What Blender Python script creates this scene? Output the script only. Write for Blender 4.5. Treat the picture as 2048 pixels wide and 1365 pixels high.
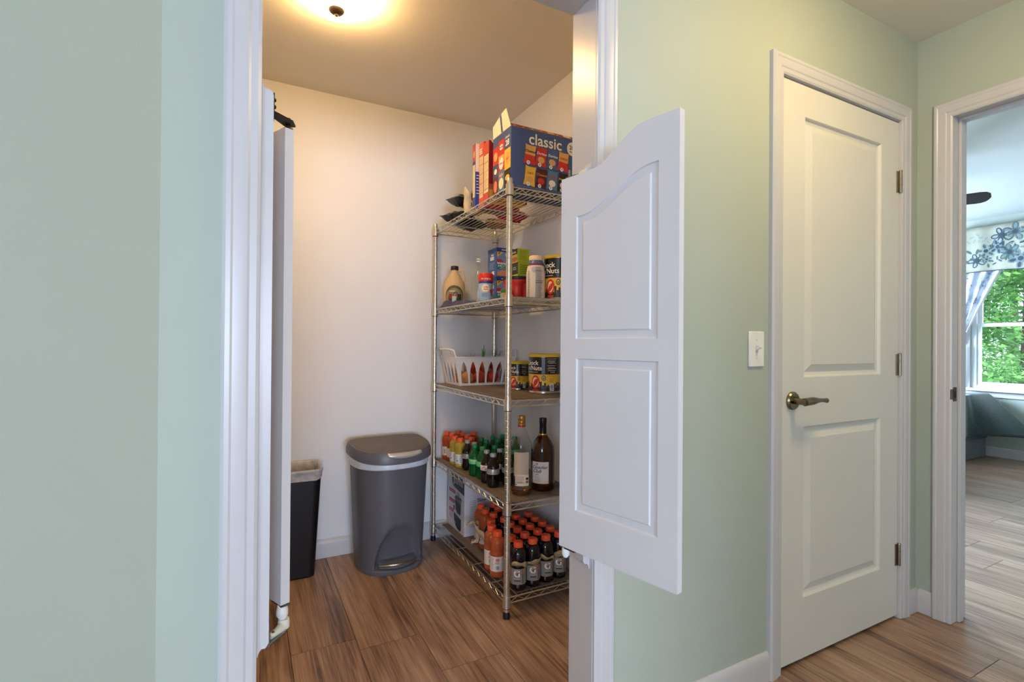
import bpy, bmesh, math, random
from mathutils import Vector, Matrix, noise
from mathutils.geometry import tessellate_polygon

for o in list(bpy.data.objects):
    bpy.data.objects.remove(o)
S = bpy.context.scene
C = S.collection
random.seed(7)
PI = math.pi

# ------------------------------------------------------------------ camera
FOCAL = 1009.35
_a, _b, _c = math.radians(27.79), math.radians(0.24), math.radians(0.44)
_fw = Vector((math.sin(_a) * math.cos(_b), math.cos(_a) * math.cos(_b), math.sin(_b)))
_rt = Vector((math.cos(_a), -math.sin(_a), 0))
_up = _rt.cross(_fw)
_r2 = _rt * math.cos(_c) + _up * math.sin(_c)
_u2 = _up * math.cos(_c) - _rt * math.sin(_c)
cam_d = bpy.data.cameras.new('camera')
cam = bpy.data.objects.new('camera', cam_d)
C.objects.link(cam)
m3 = Matrix((_r2, _u2, -_fw)).transposed()
cam.matrix_world = Matrix.Translation((0, 0, 1.1224)) @ m3.to_4x4()
cam_d.sensor_fit = 'HORIZONTAL'
cam_d.sensor_width = 36
cam_d.lens = FOCAL * 36 / 2048
cam_d.clip_start = 0.02
S.camera = cam

# ------------------------------------------------------------------ world, daylight, exposure
W = bpy.data.worlds.new('overcast_sky')
S.world = W
W.use_nodes = True
nt = W.node_tree
bg = nt.nodes['Background']
tc = nt.nodes.new('ShaderNodeTexCoord')
nz = nt.nodes.new('ShaderNodeTexNoise'); nz.inputs['Scale'].default_value = 2.2; nz.inputs['Detail'].default_value = 4
rp = nt.nodes.new('ShaderNodeValToRGB')
rp.color_ramp.elements[0].position = .35; rp.color_ramp.elements[0].color = (.62, .80, 1.0, 1)
rp.color_ramp.elements[1].position = .7; rp.color_ramp.elements[1].color = (.86, .93, 1.0, 1)
nt.links.new(tc.outputs['Generated'], nz.inputs['Vector'])
nt.links.new(nz.outputs['Fac'], rp.inputs['Fac'])
nt.links.new(rp.outputs['Color'], bg.inputs['Color'])
bg.inputs['Strength'].default_value = 5.5

def area(name, loc, rot, sx, sy, power, col, portal=False):
    l = bpy.data.lights.new(name, 'AREA'); l.shape = 'RECTANGLE'; l.size = sx; l.size_y = sy
    l.energy = power; l.color = col
    if portal: l.cycles.is_portal = True
    o = bpy.data.objects.new(name, l); C.objects.link(o); o.location = loc; o.rotation_euler = rot
    return o
# daylight entering by the windows of the room behind the camera (rear wall y=-8.5, left wall x=-2.2)
DAY = (.64, .76, 1.0)
area('daylight_rear_window', (-.65, -8.42, 1.2), (PI/2, 0, 0), 2.7, 1.9, 385, DAY)
area('daylight_left_window', (-2.12, -2.3, 1.35), (PI/2, 0, -PI/2), 1.5, 1.4, 58, DAY)
area('added_bedroom_fill', (5.2, 4.2, 1.5), (PI/2 - .6, 0, PI), 1.3, 1.2, 380, (.56, .74, 1.0))  # fill light added at an invented side window, brightens the bedroom floor
area('bedroom_window_portal', (6.75, 1.995, 1.35), (PI/2, 0, PI/2), .95, 1.4, 1, (1, 1, 1), True)
LAMP_PANTRY = 74.0
LAMP_HALL = 88.0
S.view_settings.view_transform = 'Standard'
S.view_settings.look = 'None'
S.view_settings.gamma = 1
S.view_settings.use_curve_mapping = False
S.view_settings.exposure = 0.0
S.cycles.max_bounces = 7
S.cycles.diffuse_bounces = 4
S.cycles.glossy_bounces = 3
S.cycles.transmission_bounces = 6
S.cycles.transparent_max_bounces = 12
S.cycles.sample_clamp_indirect = 6
S.cycles.use_adaptive_sampling = True
S.cycles.adaptive_threshold = .02

# ------------------------------------------------------------------ materials
def lin(h):
    if isinstance(h, tuple): return h
    v = [int(h[i:i+2], 16) / 255 for i in (0, 2, 4)]
    return tuple(x / 12.92 if x <= .04045 else ((x + .055) / 1.055) ** 2.4 for x in v)
MT = {}
def M(hexc, rough=.5, metal=0, var=.05, scale=25, bump=0, bscale=200, trans=0, emis=0, ior=1.45, coat=0, alpha=1, sheen=0):
    key = (hexc, rough, metal, var, scale, bump, bscale, trans, emis, coat, alpha, sheen)
    if key in MT: return MT[key]
    m = bpy.data.materials.new('paint_%d' % len(MT)); m.use_nodes = True
    t = m.node_tree; b = t.nodes['Principled BSDF']
    c = lin(hexc)
    co = t.nodes.new('ShaderNodeTexCoord')
    n = t.nodes.new('ShaderNodeTexNoise'); n.inputs['Scale'].default_value = scale; n.inputs['Detail'].default_value = 3
    r = t.nodes.new('ShaderNodeValToRGB')
    r.color_ramp.elements[0].position = .3; r.color_ramp.elements[1].position = .7
    r.color_ramp.elements[0].color = tuple(x * (1 - var) for x in c) + (1,)
    r.color_ramp.elements[1].color = tuple(min(1, x * (1 + var)) for x in c) + (1,)
    t.links.new(co.outputs['Object'], n.inputs['Vector'])
    t.links.new(n.outputs['Fac'], r.inputs['Fac'])
    t.links.new(r.outputs['Color'], b.inputs['Base Color'])
    b.inputs['Roughness'].default_value = rough
    b.inputs['Metallic'].default_value = metal
    b.inputs['IOR'].default_value = ior
    b.inputs['Transmission Weight'].default_value = trans
    b.inputs['Coat Weight'].default_value = coat
    b.inputs['Sheen Weight'].default_value = sheen
    b.inputs['Alpha'].default_value = alpha
    if bump:
        n2 = t.nodes.new('ShaderNodeTexNoise'); n2.inputs['Scale'].default_value = bscale; n2.inputs['Detail'].default_value = 2
        bp = t.nodes.new('ShaderNodeBump'); bp.inputs['Strength'].default_value = bump; bp.inputs['Distance'].default_value = .002
        t.links.new(co.outputs['Object'], n2.inputs['Vector'])
        t.links.new(n2.outputs['Fac'], bp.inputs['Height'])
        t.links.new(bp.outputs['Normal'], b.inputs['Normal'])
    if emis:
        t.links.new(r.outputs['Color'], b.inputs['Emission Color'])
        b.inputs['Emission Strength'].default_value = emis
    MT[key] = m
    return m

def thin_glass(name, tint, refl=.9, rough=.02):
    if name in MT: return MT[name]
    m = bpy.data.materials.new(name); m.use_nodes = True; t = m.node_tree
    t.nodes.remove(t.nodes['Principled BSDF']); out = t.nodes['Material Output']
    tr = t.nodes.new('ShaderNodeBsdfTransparent'); gl = t.nodes.new('ShaderNodeBsdfGlossy')
    co = t.nodes.new('ShaderNodeTexCoord'); nz = t.nodes.new('ShaderNodeTexNoise'); nz.inputs['Scale'].default_value = 6
    mx0 = t.nodes.new('ShaderNodeMix'); mx0.data_type = 'RGBA'
    mx0.inputs['A'].default_value = tint + (1,); mx0.inputs['B'].default_value = tuple(min(1, x * 1.04) for x in tint) + (1,)
    t.links.new(co.outputs['Object'], nz.inputs['Vector']); t.links.new(nz.outputs['Fac'], mx0.inputs['Factor'])
    t.links.new(mx0.outputs['Result'], tr.inputs['Color'])
    gl.inputs['Roughness'].default_value = rough; gl.inputs['Color'].default_value = (refl, refl, refl, 1)
    lw = t.nodes.new('ShaderNodeLayerWeight'); lw.inputs['Blend'].default_value = .5
    pw = t.nodes.new('ShaderNodeMath'); pw.operation = 'POWER'; pw.inputs[1].default_value = 4.0; t.links.new(lw.outputs['Facing'], pw.inputs[0])
    fr = t.nodes.new('ShaderNodeMath'); fr.operation = 'MULTIPLY_ADD'; fr.inputs[1].default_value = .45; fr.inputs[2].default_value = .035; t.links.new(pw.outputs[0], fr.inputs[0])
    mx = t.nodes.new('ShaderNodeMixShader')
    t.links.new(fr.outputs[0], mx.inputs['Fac']); t.links.new(tr.outputs['BSDF'], mx.inputs[1]); t.links.new(gl.outputs['BSDF'], mx.inputs[2])
    t.links.new(mx.outputs['Shader'], out.inputs['Surface'])
    MT[name] = m
    return m

def wood_mat(name, dark, mid, light, rough=.42):
    m = bpy.data.materials.new(name); m.use_nodes = True; t = m.node_tree; b = t.nodes['Principled BSDF']; L = t.links.new
    co = t.nodes.new('ShaderNodeTexCoord'); oi = t.nodes.new('ShaderNodeObjectInfo')
    mul = t.nodes.new('ShaderNodeMath'); mul.operation = 'MULTIPLY'; mul.inputs[1].default_value = 61
    L(oi.outputs['Random'], mul.inputs[0])
    cmb = t.nodes.new('ShaderNodeCombineXYZ'); L(mul.outputs[0], cmb.inputs['Z']); L(mul.outputs[0], cmb.inputs['Y'])
    add = t.nodes.new('ShaderNodeVectorMath'); add.operation = 'ADD'
    L(co.outputs['Object'], add.inputs[0]); L(cmb.outputs[0], add.inputs[1])
    def nse(sx, sy, det, dist, scale=1):
        mp = t.nodes.new('ShaderNodeMapping'); mp.inputs['Scale'].default_value = (sx, sy, 1)
        n = t.nodes.new('ShaderNodeTexNoise'); n.inputs['Scale'].default_value = scale; n.inputs['Detail'].default_value = det
        n.inputs['Distortion'].default_value = dist
        L(add.outputs[0], mp.inputs['Vector']); L(mp.outputs[0], n.inputs['Vector'])
        return n.outputs['Fac']
    big = nse(7, 1.0, 3, 1.2)
    fine = nse(150, 3.2, 6, .6)
    mid_n = nse(24, 1.6, 4, 2.0)
    s1 = t.nodes.new('ShaderNodeMath'); s1.operation = 'MULTIPLY_ADD'; s1.inputs[1].default_value = .36
    L(big, s1.inputs[0])
    s0 = t.nodes.new('ShaderNodeMath'); s0.operation = 'MULTIPLY'; s0.inputs[1].default_value = .33; L(mid_n, s0.inputs[0]); L(s0.outputs[0], s1.inputs[2])
    s2 = t.nodes.new('ShaderNodeMath'); s2.operation = 'MULTIPLY_ADD'; s2.inputs[1].default_value = .39
    L(fine, s2.inputs[0]); L(s1.outputs[0], s2.inputs[2])
    rp = t.nodes.new('ShaderNodeValToRGB'); e = rp.color_ramp.elements
    e[0].position = .40; e[0].color = lin(dark) + (1,)
    e[1].position = .66; e[1].color = lin(light) + (1,)
    x = e.new(.52); x.color = lin(mid) + (1,)
    L(s2.outputs[0], rp.inputs['Fac'])
    mpk = t.nodes.new('ShaderNodeMapping'); mpk.inputs['Scale'].default_value = (5.5, 1.9, 1); L(add.outputs[0], mpk.inputs['Vector'])
    vo = t.nodes.new('ShaderNodeTexVoronoi'); vo.inputs['Scale'].default_value = 1.0; vo.inputs['Randomness'].default_value = 1; L(mpk.outputs[0], vo.inputs['Vector'])
    mr = t.nodes.new('ShaderNodeMapRange'); mr.inputs['From Min'].default_value = .02; mr.inputs['From Max'].default_value = .13; mr.inputs['To Min'].default_value = .45; mr.inputs['To Max'].default_value = 1.0
    L(vo.outputs['Distance'], mr.inputs['Value'])
    mk = t.nodes.new('ShaderNodeMix'); mk.data_type = 'RGBA'; mk.blend_type = 'MULTIPLY'; mk.inputs['Factor'].default_value = 1.0
    L(rp.outputs['Color'], mk.inputs['A']); L(mr.outputs[0], mk.inputs['B'])
    hs = t.nodes.new('ShaderNodeHueSaturation')
    vv = t.nodes.new('ShaderNodeMapRange'); vv.inputs['To Min'].default_value = .93; vv.inputs['To Max'].default_value = 1.09
    L(oi.outputs['Random'], vv.inputs['Value']); L(vv.outputs[0], hs.inputs['Value']); L(mk.outputs['Result'], hs.inputs['Color'])
    L(hs.outputs['Color'], b.inputs['Base Color'])
    b.inputs['Roughness'].default_value = rough
    bp = t.nodes.new('ShaderNodeBump'); bp.inputs['Strength'].default_value = .12; bp.inputs['Distance'].default_value = .001
    L(fine, bp.inputs['Height']); L(bp.outputs['Normal'], b.inputs['Normal'])
    return m

SAGE = M('AFB8AC', .62, var=.015, scale=3, bump=.15, bscale=260)
CREAM = M('E3E3E6', .65, var=.012, scale=3, bump=.15, bscale=260)
CEIL = M('ECE5DA', .8, var=.01, scale=3, bump=.1, bscale=300)
TRIM = M('C8C6C9', .28, var=.012, scale=5)
DOORW = M('DAD8D0', .34, var=.015, scale=5)
CAFE = M('D8D6DA', .36, var=.015, scale=5)
PLANK = wood_mat('oak_laminate', '583F33', '94735D', 'B69780', .34)
BOARD = wood_mat('dark_shelf_board', '574A40', '6E6056', '857669', .6)
CHROME = M('D6D1C6', .28, .92, var=.06, scale=60)
NICKEL = M('A39A8A', .3, 1, var=.06, scale=60)
BRONZE = M('85775F', .28, 1, var=.1, scale=40)
BLACKP = M('15141A', .45)
WHITEP = M('E9E9E6', .4)

# ------------------------------------------------------------------ mesh helpers
class MB:
    def __init__(s): s.v = []; s.f = []; s.m = []; s.mats = []
    def mi(s, mat):
        if mat not in s.mats: s.mats.append(mat)
        return s.mats.index(mat)
    def add(s, vs, fs, mat):
        b = len(s.v); k = s.mi(mat)
        s.v += [tuple(p) for p in vs]; s.f += [tuple(i + b for i in f) for f in fs]; s.m += [k] * len(fs)
        return s
    def box(s, x0, x1, y0, y1, z0, z1, mat, T=None, side=None):
        vs = [Vector((x, y, z)) for z in (z0, z1) for y in (y0, y1) for x in (x0, x1)]
        if T: vs = [T @ p for p in vs]
        fs = [(0, 2, 3, 1), (4, 5, 7, 6), (0, 1, 5, 4), (2, 6, 7, 3), (0, 4, 6, 2), (1, 3, 7, 5)]
        if side:  # side: {face index: material}; order bottom, top, -y, +y, -x, +x
            b = len(s.v); s.v += [tuple(p) for p in vs]
            for i, f in enumerate(fs):
                s.f.append(tuple(k + b for k in f)); s.m.append(s.mi(side.get(i, mat)))
        else: s.add(vs, fs, mat)
        return s
    def lathe(s, prof, seg, mat, c=(0, 0, 0), rx=1, ry=1, T=None, rip=0):
        vs = []; fs = []; rows = []
        for (r, z) in prof:
            row = []
            if r <= 1e-6:
                row = [len(vs)] * seg; vs.append(Vector((c[0], c[1], c[2] + z)))
            else:
                for k in range(seg):
                    a = 2 * PI * k / seg; rr = r - (rip if k % 2 else 0)
                    row.append(len(vs)); vs.append(Vector((c[0] + rr * rx * math.cos(a), c[1] + rr * ry * math.sin(a), c[2] + z)))
            rows.append(row)
        for A, B in zip(rows, rows[1:]):
            for k in range(seg):
                q = [A[k], A[(k + 1) % seg], B[(k + 1) % seg], B[k]]
                u = []
                for i in q:
                    if i not in u: u.append(i)
                if len(u) > 2: fs.append(tuple(u))
        if T: vs = [T @ p for p in vs]
        return s.add(vs, fs, mat)
    def tube(s, pts, r, seg, mat, closed=False):
        P = [Vector(p) for p in pts]; n = len(P); vs = []; fs = []
        ref = None
        for i, p in enumerate(P):
            if closed: d = P[(i + 1) % n] - P[i - 1]
            else: d = P[min(i + 1, n - 1)] - P[max(i - 1, 0)]
            if d.length < 1e-9: d = Vector((0, 0, 1))
            d.normalize()
            if ref is None or abs(ref.dot(d)) > .95: ref = Vector((0, 0, 1)) if abs(d.z) < .9 else Vector((1, 0, 0))
            x = d.cross(ref).normalized(); y = d.cross(x)
            rr = r[i] if isinstance(r, (list, tuple)) else r
            for k in range(seg):
                a = 2 * PI * k / seg + PI / 4
                vs.append(p + (x * math.cos(a) + y * math.sin(a)) * rr)
        m = n if closed else n - 1
        for i in range(m):
            j = (i + 1) % n
            for k in range(seg):
                fs.append((i * seg + k, i * seg + (k + 1) % seg, j * seg + (k + 1) % seg, j * seg + k))
        if not closed:
            fs.append(tuple(range(seg))[::-1]); fs.append(tuple((n - 1) * seg + k for k in range(seg)))
        return s.add(vs, fs, mat)
    def prism(s, poly, axis, a, b, mat, T=None):
        """poly: 2D list; extruded along axis ('x','y','z') from a to b"""
        def mk(p, t):
            return {'x': Vector((t, p[0], p[1])), 'y': Vector((p[0], t, p[1])), 'z': Vector((p[0], p[1], t))}[axis]
        n = len(poly); vs = [mk(p, a) for p in poly] + [mk(p, b) for p in poly]
        if T: vs = [T @ p for p in vs]
        fs = [(i, (i + 1) % n, n + (i + 1) % n, n + i) for i in range(n)]
        tri = tessellate_polygon([[Vector((p[0], p[1], 0)) for p in poly]])
        fs += [tuple(t) for t in tri] + [tuple(n + i for i in t) for t in tri]
        return s.add(vs, fs, mat)
    def mesh(s, name, angle=35, smooth=True):
        me = bpy.data.meshes.new(name); me.from_pydata(s.v, [], s.f)
        for m in s.mats: me.materials.append(m)
        me.polygons.foreach_set('material_index', s.m)
        bm = bmesh.new(); bm.from_mesh(me); bmesh.ops.recalc_face_normals(bm, faces=bm.faces); bm.to_mesh(me); bm.free()
        if smooth:
            me.polygons.foreach_set('use_smooth', [True] * len(me.polygons))
            me.set_sharp_from_angle(angle=math.radians(angle))
        me.update()
        return me
    def obj(s, name, parent=None, angle=35, bev=0, smooth=True, label=None):
        o = bpy.data.objects.new(name, s.mesh(name, angle, smooth)); C.objects.link(o)
        if parent: o.parent = parent
        if bev:
            md = o.modifiers.new('bevel', 'BEVEL'); md.width = bev; md.segments = 2; md.limit_method = 'ANGLE'
            md.angle_limit = math.radians(40)
        if label: o['label'] = label
        return o

def tag(o, label, cat, group=None, kind=None):
    o['label'] = label; o['category'] = cat
    if group: o['group'] = group
    if kind: o['kind'] = kind
    return o
def thing(name, label, cat, loc=(0, 0, 0), rz=0, group=None, kind=None):
    o = bpy.data.objects.new(name, None); C.objects.link(o); o.empty_display_size = .05
    o.location = loc; o.rotation_euler = (0, 0, rz)
    return tag(o, label, cat, group, kind)
def copy_tree(o, parent=None):
    c = o.copy(); C.objects.link(c); c.parent = parent
    for ch in [x for x in o.children]: copy_tree(ch, c)
    return c

_tc = {}
def text_geo(sv, size, bold, shear):
    k = (sv, size, bold, shear)
    if k not in _tc:
        cu = bpy.data.curves.new('lettering_curve', 'FONT'); cu.body = sv; cu.size = size; cu.offset = bold * size; cu.shear = shear
        cu.align_x = 'CENTER'; cu.align_y = 'CENTER'; cu.resolution_u = 3
        o = bpy.data.objects.new('lettering_curve', cu); me = bpy.data.meshes.new_from_object(o)
        _tc[k] = ([v.co.copy() for v in me.vertices], [tuple(p.vertices) for p in me.polygons])
        bpy.data.objects.remove(o); bpy.data.curves.remove(cu); bpy.data.meshes.remove(me)
    return _tc[k]

class Print:
    """flat print laid on a package face: 2D shapes in layers, mapped to a plane or round a cylinder"""
    def __init__(s): s.items = []
    def poly(s, pts, mat, l=0):
        tri = tessellate_polygon([[Vector((p[0], p[1], 0)) for p in pts]])
        s.items.append((pts, tri, mat, l)); return s
    def rect(s, x0, y0, x1, y1, mat, l=0, n=1):
        pts = []; fs = []
        for i in range(n + 1):
            x = x0 + (x1 - x0) * i / n; pts += [(x, y0), (x, y1)]
        for i in range(n): fs.append((2*i, 2*i+2, 2*i+3, 2*i+1))
        s.items.append((pts, fs, mat, l)); return s
    def ell(s, cx, cy, rx, ry, mat, l=0, n=18, rings=4, rot=0):
        pts = [(cx, cy)]; fs = []
        ca, sa = math.cos(rot), math.sin(rot)
        for j in range(1, rings + 1):
            for k in range(n):
                a = 2 * PI * k / n; x = rx * j / rings * math.cos(a); y = ry * j / rings * math.sin(a)
                pts.append((cx + x * ca - y * sa, cy + x * sa + y * ca))
        for k in range(n): fs.append((0, 1 + k, 1 + (k + 1) % n))
        for j in range(rings - 1):
            for k in range(n):
                a = 1 + j * n; b = a + n
                fs.append((a + k, b + k, b + (k + 1) % n, a + (k + 1) % n))
        s.items.append((pts, fs, mat, l)); return s
    def text(s, t, cx, cy, size, mat, l=1, bold=0.0, shear=0, rot=0, sx=1):
        v, f = text_geo(t, size, bold, shear); ca, sa = math.cos(rot), math.sin(rot)
        s.items.append(([(cx + p.x * sx * ca - p.y * sa, cy + p.x * sx * sa + p.y * ca) for p in v], f, mat, l)); return s
    def lines(s, x0, x1, y0, y1, n, h, mat, l=1, seed=0, sub=1):
        R = random.Random(seed)
        for i in range(n):
            y = y1 + (y0 - y1) * (i + .5) / n
            s.rect(x0, y - h / 2, x0 + (x1 - x0) * R.uniform(.7, 1), y + h / 2, mat, l, sub)
        return s
    def barcode(s, x0, y0, x1, y1, l=1, horizontal=False, seed=0):
        R = random.Random(seed); wm = M('EDEBE6', .5); bm_ = M('1A1818', .5)
        s.rect(x0, y0, x1, y1, wm, l, 3)
        t = .08
        while t < .9:
            w = R.uniform(.02, .06)
            if horizontal: s.rect(x0 + (x1-x0)*.12, y0 + (y1-y0)*t, x1 - (x1-x0)*.12, y0 + (y1-y0)*(t+w), bm_, l + 1, 3)
            else: s.rect(x0 + (x1-x0)*t, y0 + (y1-y0)*.1, x0 + (x1-x0)*(t+w), y1 - (y1-y0)*.1, bm_, l + 1)
            t += w + R.uniform(.02, .05)
        return s
    def obj(s, name, parent, fn):
        b = MB()
        for pts, fs, mat, l in s.items: b.add([fn(p[0], p[1], l) for p in pts], fs, mat)
        return b.obj(name, parent, smooth=False)
def planar(o, ux, uy, step=.0004):
    o = Vector(o); ux = Vector(ux); uy = Vector(uy); n = ux.cross(uy)
    return lambda x, y, l: o + ux * x + uy * y + n * (step * (l + 1))
def around(r, a0, z0, step=.0006):
    def f(x, y, l):
        a = a0 + x / r; q = (r(y) if callable(r) else r) + step * (l + 1)
        return Vector((q * math.cos(a), q * math.sin(a), z0 + y))
    return f

# ------------------------------------------------------------------ setting: walls, ceilings, floors
YW, T = 1.10, .11            # hall face and thickness of the wall with the pantry opening
XL, XR, ZH = .0236, .8296, 2.072
D0, D1 = 1.622, 2.382        # hall door slab
YB, XP, HC = 2.778, 1.3626, 2.42
XW, TW = 2.531, .114         # wall with the bedroom opening
XB, HB = 6.78, 2.45

def struct(name, mb, label, cat, bev=0):
    o = mb.obj(name, bev=bev, smooth=False); return tag(o, label, cat, kind='structure')

w = MB(); g = {3: CREAM}
for (x0, x1, z0, z1) in [(-.139, XL - .016, 0, HC), (XL - .016, XR + .016, ZH + .016, HC), (XR + .016, D0 - .02, 0, HC),
                         (D0 - .02, D1 + .02, 2.068, HC), (D1 + .02, XW, 0, HC)]:
    w.box(x0, x1, YW, YW + T, z0, z1, SAGE, side=g)
w.box(-.9, -.139, YW, YW + T, 0, HC, CREAM)
struct('wall_pantry_front', w, 'sage green wall with the pantry opening and the closed white door', 'wall')
w = MB()
d45 = Vector((-.866, -.5, 0)); n45 = Vector((-.5, .866, 0))
A = Vector((-.139, YW, 0)); Bp = A + d45 * 2.44
Q = [A, Bp, Bp + n45 * .1, A + n45 * .1]
w.add([q for q in Q] + [q + Vector((0, 0, HC)) for q in Q], [(0, 1, 2, 3), (4, 7, 6, 5), (0, 4, 5, 1), (1, 5, 6, 2), (2, 6, 7, 3), (3, 7, 4, 0)], SAGE)
struct('wall_left', w, 'plain sage green wall at the left edge of the picture', 'wall')
w = MB().box(-1, 2.65, YB, YB + .1, 0, HC, CREAM)
struct('wall_pantry_back', w, 'cream back wall of the pantry behind the waste bins', 'wall')
w = MB().box(XP, XP + .1, YW + T, YB, 0, HC, CREAM)
struct('wall_pantry_right', w, 'cream side wall of the pantry behind the wire shelves', 'wall')
w = MB().box(-.9, -.8, YW + T, YB, 0, HC, CREAM)
struct('wall_pantry_left', w, 'cream side wall of the pantry hidden left of the opening', 'wall')
w = MB()
YO0, YO1, ZO = .165, .975, 2.055
for (y0, y1, z0, z1) in [(-8.6, YO0 - .016, 0, HB), (YO0 - .016, YO1 + .016, ZO + .016, HB), (YO1 + .016, 4.3, 0, HB)]:
    w.box(XW, XW + TW, y0, y1, z0, z1, SAGE)
struct('wall_right', w, 'sage green wall with the doorway to the bedroom', 'wall')
# room behind the camera, with its two windows
w = MB()
for (x0, x1, z0, z1) in [(-2.3, -2.05, 0, HC), (.75, XW, 0, HC), (-2.05, .75, 0, .2), (-2.05, .75, 2.2, HC)]:
    w.box(x0, x1, -8.6, -8.5, z0, z1, SAGE)
struct('wall_rear', w, 'sage green wall behind the camera with a wide window', 'wall')
w = MB()
for (y0, y1, z0, z1) in [(-8.5, -3.05, 0, HC), (-1.55, .05, 0, HC), (-3.05, -1.55, 0, .65), (-3.05, -1.55, 2.05, HC)]:
    w.box(-2.3, -2.2, y0, y1, z0, z1, SAGE)
struct('wall_far_left', w, 'sage green side wall behind the camera with a window', 'wall')
w = MB().box(.80, XW, -.85, -.75, 0, HC, SAGE)  # unseen partition, added to keep daylight off the right of the hall
struct('wall_daylight_block', w, 'unseen sage green wall added behind the camera to block daylight', 'wall')
# bedroom
w = MB()
WY0, WY1, WZ0, WZ1 = 1.53, 2.46, .69, 2.02
for (y0, y1, z0, z1) in [(-1.6, WY0, 0, HB), (WY1, 4.3, 0, HB), (WY0, WY1, 0, WZ0), (WY0, WY1, WZ1, HB)]:
    w.box(XB, XB + .12, y0, y1, z0, z1, SAGE)
struct('wall_bedroom_window', w, 'pale green bedroom wall around the window', 'wall')
w = MB().box(XW + TW, XB + .12, -1.7, -1.6, 0, HB, SAGE)
for (x0, x1, z0, z1) in [(XW + TW, 4.5, 0, HB), (5.9, XB + .12, 0, HB), (4.5, 5.9, 0, .85), (4.5, 5.9, 2.15, HB)]: w.box(x0, x1, 4.3, 4.4, z0, z1, SAGE)  # opening in the far side wall added for the bedroom fill light
struct('wall_bedroom_sides', w, 'pale green side walls of the bedroom', 'wall')
struct('ceiling', MB().box(-2.3, XW, -8.6, YW, HC, HC + .08, CEIL), 'warm white ceiling of the hall', 'ceiling')
struct('ceiling_pantry', MB().box(-.9, XW, YW, YB + .1, HC, HC + .08, CEIL), 'warm white ceiling of the pantry', 'ceiling')
struct('ceiling_bedroom', MB().box(XW, XB + .12, -1.7, 4.4, HB, HB + .08, M('D8DCD6', .8, var=.01)), 'pale ceiling of the bedroom', 'ceiling')

# floor: one base with every plank laid on it
fl = struct('floor', MB().box(-.55, XB + .12, -.6, 4.4, -.06, -.008, M('1E1510', .8)).box(-2.3, XB + .12, -8.6, -.6, -.06, -.0005, M('7A5C46', .5)).box(-2.3, -.55, -.6, 4.4, -.06, -.0005, M('7A5C46', .5)), 'brown oak plank floor running through pantry, hall and bedroom', 'floor')
PW, PL = .2255, 1.2
pm = MB().box(0, PW - .0022, 0, PL - .0022, -.008, 0, PLANK).mesh('plank', smooth=False)
offs = {0: .686, 8: .788, 13: 1.145 - 1.2}
k = -11
for k in range(-3, 30):
    x = .377 + k * PW
    if x < -.36 or x + PW > XB + .2: continue
    o0 = offs.get(k, (k * .437) % PL)
    y = o0 - 4 * PL
    while y < 4.3:
        # only the stretches of floor that can be seen
        inp = -.6 < x < 1.5 and y + PL > .2 and y < YB + .02
        inh = 1.2 < x < 3.4 and y + PL > -.2 and y < 1.6
        inb = x >= 2.4 and y + PL > .1 and y < 3.3
        if inp or inh or inb:
            p = bpy.data.objects.new('plank', pm); C.objects.link(p); p.parent = fl; p.location = (x, y, 0)
        y += PL

# casings, jambs, baseboards
PROF = [(0, 0), (0, .008), (.006, .0115), (.018, .012), (.022, .0145), (.034, .0165), (.046, .0165), (.05, .0185), (.058, .0185), (.064, .013), (.064, 0)]
def casing(name, label, x0, x1, zt, place):
    """boards round an opening from x0 to x1, height zt; place(x, out, z) -> world"""
    t = thing(name, label, 'door casing', kind='structure')
    n = len(PROF)
    def board(fa, fb):
        vs = [fa(o, h) for o, h in PROF] + [fb(o, h) for o, h in PROF]
        fs = [(i, (i + 1) % n, n + (i + 1) % n, n + i) for i in range(n)] + [tuple(range(n)), tuple(range(n, 2 * n))]
        MB().add(vs, fs, TRIM).obj('casing_board', t, angle=20)
    board(lambda o, h: place(x0 - o, h, 0.001), lambda o, h: place(x0 - o, h, zt + o))
    board(lambda o, h: place(x1 + o, h, 0.001), lambda o, h: place(x1 + o, h, zt + o))
    board(lambda o, h: place(x0 - o, h, zt + o), lambda o, h: place(x1 + o, h, zt + o))
    return t
hallp = lambda x, h, z: Vector((x, YW - h, z))
t = casing('trim_1', 'white moulded casing round the open pantry doorway', XL - .001, XR + .001, ZH + .001, hallp)
MB().box(XL - .016, XL, YW, YW + T, 0.001, ZH + .016, TRIM).obj('jamb_board', t, bev=.001)
MB().box(XR, XR + .016, YW, YW + T, 0.001, ZH + .016, TRIM).obj('jamb_board', t, bev=.001)
MB().box(XL, XR, YW, YW + T, ZH, ZH + .016, TRIM).obj('head_board', t, bev=.001)
t = casing('trim_2', 'white moulded casing round the closed two-panel door', D0 - .004, D1 + .004, 2.052, hallp)
for a, b in ((D0 - .02, D0 - .003), (D1 + .003, D1 + .02)):
    MB().box(a, b, YW, YW + T, .001, 2.068, TRIM).obj('jamb_board', t, bev=.001)
MB().box(D0 - .003, D1 + .003, YW, YW + T, 2.05, 2.068, TRIM).obj('head_board', t)
for a, b in ((D0 - .003, D0 + .01), (D1 - .01, D1 + .003)):
    MB().box(a, b, YW + .04, YW + .07, .001, 2.05, TRIM).obj('door_stop', t)
MB().box(D0 + .01, D1 - .01, YW + .04, YW + .07, 2.037, 2.05, TRIM).obj('door_stop', t)
rp_ = lambda y, h, z: Vector((XW - h, -y, z))
t = casing('trim_3', 'white moulded casing round the bedroom doorway at right', -YO1, -YO0, ZO, rp_)
MB().box(XW, XW + TW, YO1, YO1 + .016, .001, ZO + .016, TRIM).obj('jamb_board', t, bev=.001)
MB().box(XW, XW + TW, YO0 - .016, YO0, .001, ZO + .016, TRIM).obj('jamb_board', t, bev=.001)
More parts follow.
